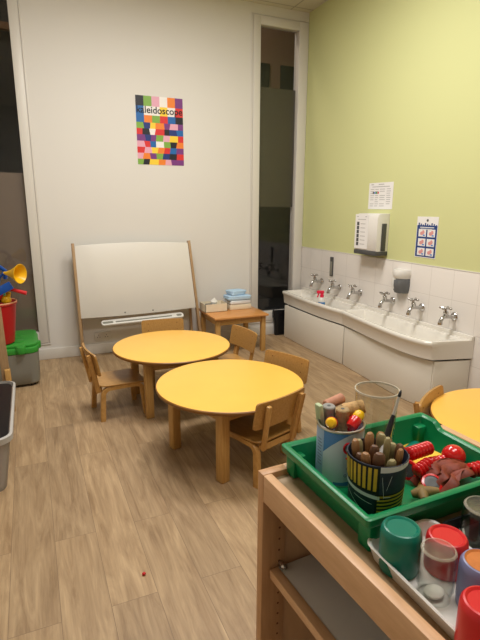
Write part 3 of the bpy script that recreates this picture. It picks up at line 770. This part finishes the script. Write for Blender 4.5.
# wooden stand at left edge
t = thing('wooden_stand', 'narrow wooden stand with leaning legs at the left edge, before the red bucket', 'stand', (-.315, 3.46, 0))
B().bar((.095, 0, 0), (.072, .06, .715), .03, .05, .004, up=(1, 0, 0)).build('post', 'easel_wood', t)
B().bar((-.28, 0, 0), (-.25, .06, .715), .03, .05, .004, up=(1, 0, 0)).build('post', 'easel_wood', t)
B().bar((.105, -.03, 0), (.098, -.015, .30), .028, .03, .004, up=(1, 0, 0)).build('short_post', 'leg_wood', t)
B().bar((-.26, .055, .66), (.07, .055, .66), .02, .05, .004).build('cross_rail', 'easel_wood', t)

# plastic tub
t = thing('storage_tub', 'cloudy plastic storage tub with a black lid at the left edge of the floor', 'tub', (-.415, 2.80, 0))
b = B(); o0 = rrect(-.20, .20, -.40, .37, .06, 6); o1 = rrect(-.245, .245, -.44, .41, .07, 6); i1 = rrect(-.235, .235, -.43, .40, .065, 6); i0 = rrect(-.19, .19, -.39, .36, .055, 6)
b.loft([ring(o0, 0), ring(o1, .285), ring(i1, .285), ring(i0, .006)]); b.build('tub_body', 'clear_tub', t)
b = B(); o2 = rrect(-.255, .255, -.450, .420, .075, 6); i2 = rrect(-.243, .243, -.438, .408, .068, 6)
b.loft([ring(o1, .270), ring(o2, .272), ring(o2, .300), ring(i2, .304), ring(i2, .284)], False, False); b.build('tub_rim', 'tub_rim', t)
b = B(); i3 = rrect(-.233, .233, -.428, .398, .064, 6); b.loft([ring(i3, .270), ring(i3, .292)]); b.box(-.17, .17, -.02, .02, .292, .297, .003); b.box(-.17, .17, -.30, -.27, .292, .296, .002); b.build('tub_lid', 'black', t)
cloth('folded_cloth', .35, .68, .14, 'purple_cloth', (-.415, 2.785, .010), 0, 'mauve cloth lying inside the cloudy plastic storage tub', 'cloth')

# red bead on the floor
o = B().sphere((0, 0, .006), .007, (1.1, 1, .85), 14).build('bead', 'red_bead'); o.location = (.289, 1.583, 0); tag(o, 'tiny red bead lying alone on the bare wooden floor', 'bead')
for i, (x, y) in enumerate(((.43, 3.16), (.47, 3.13))):
    pass

# ------------------------------------------------------------------ shelf unit in the foreground
t = thing('shelf_unit', 'low beech shelf unit with a lipped top in the right foreground', 'shelf unit', (.442, .909, 0), 3.4)
CD, CL = .565, 1.05
b = B(); b.box(.022, CD, -CL+.02, -.020, .748, .765); b.build('top_panel', 'cart_top', t)
B().box(0, .022, -CL, -.0255, .712, .780, .0025).build('front_rail', 'cart_wood', t)
B().box(CD, CD+.022, -CL, 0, .712, .780, .0025).build('rear_rail', 'cart_wood', t)
for y0 in (-.025, -CL-.025):
    b = B(); b.box(0, .066, y0, y0+.025, 0, .780, .002); b.build('post', 'cart_post', t)
    B().box(CD-.044, CD+.022, y0, y0+.025, 0, .780, .002).build('post', 'cart_post', t)
    B().box(.066, CD-.044, y0+.006, y0+.018, .05, .748).build('end_panel', 'cart_panel', t)
    B().box(.066, CD-.044, y0, y0+.025, .712, .780, .002).build('end_rail', 'cart_wood', t)
# pin holes in the posts
b = B()
for k in range(20):
    b.lathe([(0, 0), (.0028, 0), (.0028, .0006), (0, .0006)], 10, Matrix.Translation((.048, -.025, .10+.031*k)) @ Matrix.Rotation(R(90), 4, 'X'))
b.build('pin_holes', 'pin_dark', t)
for z in (.520, .12):
    sh = B().box(.044, CD-.002, -CL+.006, -.028, z-.018, z, .001).build('shelf', 'shelf_white', t)
    B().box(.020, .044, -CL+.006, -.028, z-.022, z+.002, .002).build('shelf_lipping', 'cart_wood', sh)
b = B(); b.tube([(.052, -.025, .527), (.052, -.038, .527)], .006, 12); b.sphere((.052, -.040, .527), .008); b.build('shelf_pin', 'steel', t)
B().box(CD-.006, CD, -CL, -.025, .05, .748).build('back_panel', 'cart_panel', t)

# ------------------------------------------------------------------ green tray
ZT = .765
t = thing('green_tray', 'green plastic tray full of craft bits on the shelf unit top', 'tray', (.7185, .7505, ZT), 1.2)
TX, TY, TH = .2185, .1575, .075
def ro(d, z, r=.009):
    P = rrect(-TX+d, TX-d, -TY+d, TY-d, max(.005, r-d*.2), 5); n = 6
    # extra points on the right short side, where the rim dips into a hand grip
    ys = [-.102, -.094, -.086, -.078, -.06, 0, .06, .078, .086, .094, .102]
    P = P + [(TX-d, y_) for y_ in ys]
    out = []
    for x_, y_ in P:
        k = min(1, max(0, (.102-abs(y_))/.024)); k = k*k*(3-2*k)
        on = x_ > TX-d-1e-6 and abs(y_) < .11
        out.append((x_, y_, z-(.016*k if on and z > .04 else 0)))
    return out
b = B(); b.loft([ro(.026, .003), ro(.024, .006), ro(.015, TH-.020), ro(.002, TH-.018), ro(0, TH-.014), ro(0, TH-.002), ro(.003, TH), ro(.011, TH), ro(.017, TH-.004), ro(.027, .010), ro(.030, .006)])
b.build('tray_body', 'green_plastic', t)
for sx in (-1, 1):
    for sy in (-1, 1): B().box(sx*(TX-.030)-.018, sx*(TX-.030)+.018, sy*(TY-.024)-.018, sy*(TY-.024)+.018, 0, TH-.021, .006).build('corner_foot', 'green_plastic', t)
o = B().box(-.085, .085, -.07, .07, 0, .0008).build('yellow_sheet', 'yellow_paper'); o.location = (.822, .802, ZT+.0067); o.rotation_euler = (0, 0, R(12)); tag(o, 'yellow sheet of paper lying on the bottom of the green tray', 'paper')
ZF = ZT+.0065

# tin with the blue print
t = thing('printed_tin', 'tall pale blue and white printed tin holding corks in the green tray', 'tin', (.613, .832, ZF), 0)
r = .053
B().lathe([(0, 0), (r-.002, 0), (r, .002), (r, .130), (r-.002, .130), (r-.002, .003), (0, .003)], 64).build('tin_body', 'tin_white', t)
B().lathe([(r-.003, .1275), (r+.0012, .1275), (r+.0018, .1295), (r+.0010, .1325), (r-.003, .1325)], 64, closed=True).build('tin_rim', 'steel', t)
B().lathe([(r-.001, 0), (r+.0015, 0), (r+.0015, .003), (r-.001, .003)], 64, closed=True).build('tin_base_rim', 'steel', t)
def wrap(b, a0, a1, zf0, zf1, rr, n=14):
    """curved patch on a cylinder between two height functions"""
    tb = bmesh.new(); V = []
    for i in range(n+1):
        f = i/n; a = R(a0+(a1-a0)*f); V.append((tb.verts.new((rr*math.cos(a), rr*math.sin(a), zf0(f))), tb.verts.new((rr*math.cos(a), rr*math.sin(a), zf1(f)))))
    for p, q in zip(V, V[1:]): tb.faces.new((p[0], q[0], q[1], p[1]))
    bmesh.ops.solidify(tb, geom=tb.faces[:], thickness=-.0004); b._add(tb); return b
b = B(); wrap(b, 192, 268, lambda f: .127-.052*(1-f)**1.6, lambda f: .1275, r+.0004); wrap(b, 222, 330, lambda f: .002, lambda f: .010+.03*f*f, r+.0004)
b.build('blue_print', 'tin_blue', t)
b = B(); wrap(b, 140, 191.5, lambda f: .002, lambda f: .1275, r+.0004); b.build('pale_side_print', 'tin_pale', t)
b = B()
pts = []
for k in range(11):
    a = R(60+240*k/10); pts.append((254+10*math.cos(a), .094+.012*math.sin(a)))
P3 = [((r+.0006)*math.cos(R(a)), (r+.0006)*math.sin(R(a)), z_) for a, z_ in pts]
b.tube(P3, .0026, 8)
for a, z_ in ((252, .070), (258, .066)): b.sphere(((r)*math.cos(R(a)), r*math.sin(R(a)), z_), .003)
b.build('red_lettering', 'tin_red', t)
b = B()
for k in range(9): wrap(b, 168, 188-2*(k % 3), lambda f, k=k: .040+.0075*k, lambda f, k=k: .0425+.0075*k, r+.0005, 5)
b.build('small_print', 'purple_paint', t)
for a, z_ in ((255, .045), (262, .032), (250, .028)): B().tube([((r+.0004)*math.cos(R(a+3*math.cos(q))), (r+.0004)*math.sin(R(a+3*math.cos(q))), z_+.003*math.sin(q)) for q in [2*PI*i/10 for i in range(11)]], .0007, 6).build('loop_print', 'purple_paint', t)
tin_c = Vector((.613, .832, ZF))
# filler bits so that the tin is full, each a thing
def cyl_thing(name, p, q, r_, m, label, cat, group=None, hole=False):
    L = (Vector(q)-Vector(p)).length; e = min(.002, r_*.25)
    t = thing(name, label, cat, p, 0, group); mx = aim((0, 0, 0), Vector(q)-Vector(p))
    B().lathe([(0, 0), (r_-e, 0), (r_, e), (r_, L-e), (r_-e, L), (0, L)], 28, mx).build('body', m, t)
    if hole: B().lathe([(0, L+.0002), (.004, L+.0002), (.004, L+.0006), (0, L+.0006)], 14, mx).build('centre_hole', 'dark_grey', t)
    return t
cyl_thing('cork', (.626, .846, ZF+.095), (.6242, .8435, ZF+.158), .0155, 'grey_cork', 'upright greyish cork with a hole on top in the printed tin', 'cork', 'corks in the printed tin', True)
cyl_thing('cork', (.6465, .872, ZF+.137), (.690, .850, ZF+.150), .0165, 'cork', 'light tan cork lying on its side across the printed tin rim', 'cork', 'corks in the printed tin')
cyl_thing('wooden_reel', (.6045, .872, ZF+.100), (.6025, .867, ZF+.160), .0150, mat('grey wood', srgb(150, 146, 140), .7, noise=.2, nscale=50), 'grey wooden reel behind the upright cork in the printed tin', 'reel', None, True)
cyl_thing('wooden_dowel', (.610, .893, ZF+.148), (.662, .898, ZF+.158), .0125, 'pink_wood', 'pinkish wooden dowel lying at the back of the printed tin', 'dowel')
o = B().bar((.585, .868, ZF+.10), (.575, .868, ZF+.168), .022, .012, .004, up=(1, 0, 0)).build('card_scrap', 'pale_green'); tag(o, 'pale green scrap standing at the left of the printed tin', 'scrap')
def peg(c, d, lab):
    t = thing('wooden_peg', lab, 'peg', c, 0, 'red and yellow pegs in the printed tin')
    mx = aim((0, 0, 0), d)
    B().lathe([(0, -.022), (.012, -.021), (.0135, -.016), (.0135, .004), (.012, .006)], 22, mx).build('red_body', 'red_toy', t)
    B().lathe([(.012, .006), (.0125, .010), (.012, .018), (.008, .0245), (0, .027)], 22, mx).build('yellow_end', 'yellow_plastic', t)
peg((.583, .826, ZF+.138), (-.5, -.6, .35), 'red and yellow peg at the left of the grey cork')
peg((.641, .816, ZF+.138), (.75, .25, .55), 'red and yellow peg right of the grey cork in the tin')
peg((.656, .850, ZF+.118), (.7, -.5, .45), 'red and yellow peg under the lying cork, near the clear cup')
o = B().sphere((0, 0, 0), .017).build('bead', 'red_toy'); o.location = (.640, .845, ZF+.112); tag(o, 'plain round red bead between the pegs in the printed tin', 'bead')

# wrapped pot with brushes
t = thing('wrapped_pot', 'pot wrapped in navy and yellow striped paper, full of brushes, in the tray', 'pot', (.617, .7085, ZF), -15)
pr_ = lambda z_: .051+.0085*z_/.118
rp = .052; HP = .119
B().lathe([(0, 0), (.052, 0), (.0535, .002), (.061, HP), (.0595, HP), (.052, .004), (0, .004)], 56).build('pot_body', 'denim', t)
def cwrap(b, a0, a1, f0, f1, off=.0006, n=12):
    tb = bmesh.new(); V = []
    for i in range(n+1):
        f = i/n; a = R(a0+(a1-a0)*f); col = []
        for z_ in (f0(f), f1(f)):
            rr = .0535+.0075*z_/HP+off; col.append(tb.verts.new((rr*math.cos(a), rr*math.sin(a), z_)))
        V.append(col)
    for p, q in zip(V, V[1:]): tb.faces.new((p[0], q[0], q[1], p[1]))
    bmesh.ops.solidify(tb, geom=tb.faces[:], thickness=-.0004); b._add(tb)
b = B(); cwrap(b, 165, 252, lambda f: .066-.010*f, lambda f: .117-.002*f); cwrap(b, 246, 335, lambda f: .004+.006*f, lambda f: .056+.004*f); b.build('black_print', 'stripe_black', t)
b = B()
for k in range(8):
    a = 167+10.5*k; cwrap(b, a, a+6.4, lambda f: .070-.008*k/8, lambda f: .114, .0011, 4)
for k in range(6): cwrap(b, 250, 332, lambda f, k=k: .007+.0083*k+.006*f, lambda f, k=k: .0112+.0083*k+.006*f, .0011)
b.build('yellow_stripe', 'stripe_yellow', t)
b = B(); cwrap(b, 165, 254, lambda f: .056-.012*f, lambda f: .064-.012*f, .0012); cwrap(b, 252, 345, lambda f: .106+.004*f, lambda f: .119, .0012)
cwrap(b, 325, 333, lambda f: .02, lambda f: .085, .0012, 4); cwrap(b, 256, 262, lambda f: .094-.048*f, lambda f: .098-.046*f, .0013, 6); cwrap(b, 266, 274, lambda f: .066+.03*f, lambda f: .068+.032*f, .0013, 6); cwrap(b, 262, 275, lambda f: .05, lambda f: .052, .0013, 6)
cwrap(b, 175, 215, lambda f: .045-.03*f, lambda f: .047-.03*f, .0013, 6); cwrap(b, 200, 240, lambda f: .042-.01*f, lambda f: .0435-.01*f, .0013, 6)
b.build('white_print', 'stripe_white', t)
pc = Vector((.617, .7085, ZF))
mats = ['brush_wood', 'brush_dark', 'brush_olive']
desc = ['brown', 'dark brown', 'pale olive']
placed = 0
spots = []
for k in range(11): spots.append((.046, 200+k*34.0, 0))
for k in range(4): spots.append((.019, 30+k*90, 1))
places = ['at the left rim', 'at the front left rim', 'at the front rim', 'at the front right rim', 'at the right rim', 'at the back right rim', 'at the back rim nearest the clear cup', 'at the back rim', 'at the back left rim', 'beside the printed tin', 'pressed between others on the left', 'in the right middle', 'in the back middle', 'in the left middle', 'in the front middle']
for k, (rad, a, inner) in enumerate(spots):
    x = pc.x+rad*math.cos(R(a)); y = pc.y+rad*math.sin(R(a))
    h = .135+.009*math.sin(k*2.3)+.016*inner
    m = mats[k % 3]
    b = B(); L = h-.006; r_ = .0104+.0014*math.sin(k*1.7)
    base = Vector((pc.x+rad*.72*math.cos(R(a)), pc.y+rad*.72*math.sin(R(a)), ZF+.006)); tip = Vector((x, y, ZF+h))
    b.lathe([(0, 0), (r_*.75, 0), (r_*.8, .01), (r_*.8, L*.55), (r_*.95, L*.78), (r_*1.02, L*.88), (r_*.92, L*.955), (r_*.6, L*.99), (0, L)], 16, aim(base, tip) @ Matrix.Diagonal((1, .75, 1, 1)))
    o = b.build('wooden_stick', m)
    tag(o, desc[k % 3]+' wooden stick '+places[k]+' of the striped pot', 'stick', 'wooden sticks in the striped pot')
t = thing('paintbrush', 'long black and white paintbrush, bristles up, leaning out of the striped pot', 'brush', (0, 0, 0))
p0, p1 = Vector((.590, .690, ZF+.05)), Vector((.695, .740, ZF+.2300)); d = p1-p0
b = B(); b.tube([p0, p0+d*.2, p0+d*.45, p0+d*.50], [.0035, .0050, .0066, .0062], 14); b.build('handle', 'paper_white', t)
b = B(); b.tube([p0+d*.50, p0+d*.55, p0+d*.68, p0+d*.74], [.0062, .0066, .0052, .0040], 14); b.build('grip', 'black', t)
b = B(); b.tube([p0+d*.74, p0+d*.8, p0+d*.925], [.0038, .0034, .0030], 14); b.build('ferrule', 'steel', t)
b = B(); b.tube([p0+d*.92, p0+d*.95, p0+d*.98, p1], [.0028, .0036, .0026, .0008], 14); b.build('bristles', 'black', t)

# clear cup behind the tins
t = thing('clear_cup', 'tall clear plastic cup behind the printed tin in the green tray', 'cup', (.718, .842, ZF))
B().lathe([(0, 0), (.040, 0), (.042, .003), (.0500, .188), (.0510, .190), (.0505, .192), (.0485, .190), (.0405, .004), (0, .004)], 56).build('cup_wall', 'cup_glass', t)
B().lathe([(.0490, .188), (.0515, .188), (.0521, .190), (.0515, .1925), (.0490, .1925)], 56, closed=True).build('cup_rim', film_mat('cup rim', srgb(214, 206, 190), .55), t)
B().lathe([(.0400, .0005), (.0425, .0005), (.0430, .004), (.0405, .005)], 40, closed=True).build('cup_base', 'cup_glass', t)

# toys in the tray
t = thing('maraca', 'shiny red round-headed maraca lying at the right of the green tray', 'maraca', (0, 0, 0))
B().sphere((.886, .752, ZF+.028), .0275, (1, 1, .98), 32).build('head', 'red_toy', t)
b = B(); h0, h1 = Vector((.873, .754, ZF+.022)), Vector((.826, .772, ZF+.013)); [b.sphere(h0.lerp(h1, k/5), .0128, (1, 1, 1), 16) for k in range(6)]; b.tube([h0, h1], [.0105, .0105], 16); b.build('handle', 'red_toy', t)
def ribbed(name, p, q, r_, n, m, label, cat, group=None):
    p, q = Vector(p), Vector(q); L = (q-p).length; prof = [(0, 0)]
    for i in range(n*8+1):
        f = i/(n*8); prof.append((r_*(.52+.52*abs(math.sin(PI*i/8))), L*f))
    prof.append((0, L)); o = B().lathe(prof, 24, aim(p, q)).build(name, m); return tag(o, label, cat, group)
G = 'ribbed red sticks in the green tray'
ribbed('ribbed_stick', (.760, .770, ZF+.050), (.846, .790, ZF+.040), .0160, 7, 'red_toy', 'ribbed red stick lying across the middle of the tray left of the maraca', 'toy stick', G)
ribbed('ribbed_stick', (.868, .690, ZF+.026), (.905, .688, ZF+.027), .0165, 3, 'red_toy', 'ribbed red stick at the right wall of the tray, beyond the brown ribbons', 'toy stick', G)
ribbed('ribbed_stick', (.7455, .728, ZF+.030), (.800, .742, ZF+.034), .0150, 5, 'red_toy', 'ribbed red stick at the bottom of the tray between the two ringed discs', 'toy stick', G)
def castanet(c, d, lab):
    t = thing('castanet', lab, 'castanet', c, 0, 'red ringed discs in the green tray'); mx = aim((0, 0, 0), d)
    B().lathe([(.0165, -.005), (.0215, -.004), (.0230, 0), (.0215, .004), (.0165, .005), (.0155, 0)], 36, mx, closed=True).build('ring', 'red_toy', t)
    B().lathe([(0, -.0035), (.016, -.0035), (.016, .0035), (.008, .005), (0, .003)], 36, mx).build('disc', 'dark_grey', t)
castanet((.768, .805, ZF+.030), (-.35, -.75, .55), 'red ringed grey disc leaning behind the ribbed stick')
castanet((.742, .747, ZF+.027), (-.8, -.5, .4), 'red ringed grey disc beside the striped pot')
castanet((.757, .690, ZF+.022), (-.3, -.45, .85), 'red ringed grey disc nearest the front wall of the green tray')
# ribbons
b = B()
for k in range(11):
    y = -.034+.0068*k; a_, c_ = math.sin(k*2.1), math.cos(k*1.7)
    pts = [(-.070+.016*a_, y*1.35+.010*c_, .014+.008*a_), (-.045, y*1.2-.008*a_, .030+.009*c_), (-.018, y+.010*c_, .036+.007*a_), (.010, y*.85-.006*c_, .040+.005*c_), (.034, y*.6, .034), (.050, y*.35, .029)]
    b.tube(catmull(pts, 5), .0085+.002*c_, 8, ry=.0022, up=(a_*.7, c_, .35))
o = b.build('ribbon_bundle', 'brown_leather'); o.location = (.825, .700, ZF); o.rotation_euler = (0, 0, R(5)); tag(o, 'bundle of red-brown ribbons tied together in the green tray', 'ribbons')
b = B()
for a, L in ((10, .034), (95, .022), (190, .022), (275, .026)):
    b.tube([(0, 0, .011), (L*.5*math.cos(R(a)), L*.5*math.sin(R(a)), .011), (L*math.cos(R(a)), L*math.sin(R(a)), .010)], [.013, .011, .007], 12)
o = b.build('wooden_figure', 'olive_wood'); o.location = (.716, .672, ZF+.010); o.rotation_euler = (0, R(-12), R(-40)); tag(o, 'olive brown star-armed wooden piece at the front of the green tray', 'wooden piece')
t = thing('green_block', 'teal green half-round block lying at the back of the green tray', 'block', (.840, .842, ZF+.0012), 25)
b = B(); pl = [(.019*math.cos(R(180*i/14)), .019*math.sin(R(180*i/14))) for i in range(15)]
b.prism(pl, -.035, .035, .001, Matrix(((0, 0, 1, 0), (1, 0, 0, 0), (0, 1, 0, 0), (0, 0, 0, 1)))); b.build('block_body', 'teal_plastic', t)

# ------------------------------------------------------------------ white tray with jars
t = thing('white_tray', 'shallow white plastic tray of upturned jars at the front of the shelf unit', 'tray', (.585, .447, ZT), 0)
ro = lambda d, z: ring(rrect(-.082+d, .082-d, -.185+d, .155-d, .024-d*.4, 8), z)
b = B(); b.loft([ro(.012, 0), ro(.010, .002), ro(.003, .026), ro(0, .030), ro(.002, .032), ro(.006, .030), ro(.013, .004), ro(.016, .003)]); b.build('tray_body', 'white_plastic', t)
ZJ = ZT+.0035
def jar(name, c, r_, h, m, label, group='upturned jars on the white tray'):
    t = thing(name, label, 'jar', (c[0], c[1], ZJ), 0, group)
    return t
def solid_jar(c, r_, h, m, label, topm=None):
    t = jar('paint_jar', c, r_, h, m, label)
    B().lathe([(0, 0), (r_*.94, 0), (r_*.97, .004), (r_*.97, .010), (r_, .014), (r_, h-.014), (r_*.97, h-.006), (r_*.88, h-.001), (r_*.80, h), (r_*.74, h-.0015), (r_*.70, h-.003), (0, h-.003)], 48).build('jar_body', m, t)
    if topm: B().lathe([(r_*.80, h+.0004), (r_*.70, h-.0022), (0, h-.0020), (0, h-.0028), (r_*.72, h-.0029)], 48).build('jar_base', topm, t)
    return t
solid_jar((.5395, .5455), .0345, .081, 'teal_plastic', 'teal green plastic jar standing upside down in the tray corner')
solid_jar((.611, .512), .0345, .066, 'red_cap', 'red plastic jar at the back of the white tray, behind the clear jar')
solid_jar((.596, .4295), .0335, .082, 'purple_paint', 'mauve blue jar with an orange painted base turned up', 'orange_paint')
solid_jar((.528, .368), .0335, .088, 'red_cap', 'red plastic jar nearest the camera at the bottom edge of the photo')
def glass_jar(c, z, r_, h, m, label, group):
    t = thing('glass_jar', label, 'jar', (c[0], c[1], z), 0, group)
    b = B(); w_ = .0018
    b.lathe([(r_*.86, 0), (r_*.88, .001), (r_*.88, .012), (r_, .022), (r_, h-.012), (r_*.93, h-.003), (r_*.82, h), (r_*.7, h-.003), (0, h-.004), (0, h-.007), (r_*.68, h-.0065), (r_*.8, h-.006), (r_*.88, h-.010), (r_-w_, h-.018), (r_-w_, .022), (r_*.88-w_, .012), (r_*.86-w_, 0)], 44, closed=True)
    b.build('glass_wall', m, t)
    B().lathe([(r_*.82, h+.0004), (r_*.90, h-.0006), (r_*.945, h-.0026), (r_*.955, h-.0020), (r_*.90, h+.0004)], 44, closed=True).build('base_highlight', 'highlight_film', t)
    B().lathe([(0, h-.0034), (r_*.66, h-.0028), (r_*.80, h+.0002), (r_*.66, h-.0024), (0, h-.0030)], 44).build('base_sheen', 'sheen_film', t)
    return t
glass_jar((.548, .472), ZJ, .0285, .088, 'jar_glass', 'small clear glass jar upside down between the green and red jars', 'upturned jars on the white tray')
o = B().sphere((0, 0, 0), .016, (1.1, .9, .45), 14).build('tissue_wad', 'tissue'); o.location = (.548, .472, ZJ+.0075); tag(o, 'crumpled white paper inside the small clear jar', 'paper')

# black tray behind with glass jars
t = thing('black_tray', 'shallow black tray behind the white tray holding glass jars', 'tray', (.785, .430, ZT), 0)
ro = lambda d, z: ring(rrect(-.112+d, .112-d, -.185+d, .157-d, .014, 6), z)
b = B(); b.loft([ro(.004, 0), ro(0, .024), ro(.004, .024), ro(.008, .003)]); b.build('tray_body', 'black', t)
glass_jar((.703, .520), ZT+.0032, .035, .092, 'jar_glass', 'large clear glass jar upside down on the black tray, at the right edge', 'glass jars on the black tray')
glass_jar((.785, .545), ZT+.0032, .033, .088, 'jar_green', 'greenish glass jar behind the large clear one, touching the green tray', 'glass jars on the black tray')
o = B().tube(catmull([(.700, .580, ZT+.010), (.690, .560, ZT+.022), (.694, .545, ZT+.010), (.72, .57, ZT+.008)], 8), .0022, 8).build('white_wire', 'white_plastic'); tag(o, 'short loop of pale wire lying on the black tray', 'wire')

# ------------------------------------------------------------------ lights
def area(name, loc, sx, sy, power, col=(1, .975, .94), rot=(0, 0, 0)):
    l = bpy.data.lights.new(name, 'AREA'); l.shape = 'RECTANGLE'; l.size = sx; l.size_y = sy; l.energy = power; l.color = col
    o = bpy.data.objects.new(name, l); COL.objects.link(o); o.location = loc; o.rotation_euler = rot; return o
for x in (.5, 1.4):
    for y, e in ((.7, 19), (2.7, 38)):
        area('ceiling_lamp', (x, y, ZC-.02), .58, .58, e)
area('corridor_fill', (1.6, YB+1.0, 4.4), 1.2, .3, 30, (1, .85, .68))  # unseen fill light, added to brighten the space beyond the glazing

wd = bpy.data.worlds.new('World'); SC.world = wd; wd.use_nodes = True
wd.node_tree.nodes['Background'].inputs[0].default_value = (.02, .022, .026, 1); wd.node_tree.nodes['Background'].inputs[1].default_value = .3

# ------------------------------------------------------------------ camera
cam = bpy.data.cameras.new('Camera'); co = bpy.data.objects.new('Camera', cam); COL.objects.link(co)
cam.sensor_fit = 'VERTICAL'; cam.sensor_height = 24; cam.lens = 24*479.5/640; cam.clip_start = .02
yaw, pit, rol = R(23.5), R(13.34), R(.17)
f = Vector((math.sin(yaw)*math.cos(pit), math.cos(yaw)*math.cos(pit), -math.sin(pit))); rt = Vector((math.cos(yaw), -math.sin(yaw), 0)); up = rt.cross(f)
x = math.cos(rol)*rt+math.sin(rol)*up; y = -math.sin(rol)*rt+math.cos(rol)*up
mx = Matrix((x, y, -f)).transposed().to_4x4(); mx.translation = (0, 0, 1.38); co.matrix_world = mx
SC.camera = co
SC.view_settings.view_transform = 'Standard'; SC.view_settings.look = 'None'; SC.view_settings.exposure = 0; SC.view_settings.gamma = 1
SC.view_settings.use_curve_mapping = False
SC.cycles.max_bounces = 10; SC.cycles.transparent_max_bounces = 16; SC.cycles.use_denoising = True
SC.cycles.caustics_reflective = False; SC.cycles.caustics_refractive = False
SC.cycles.sample_clamp_indirect = 4
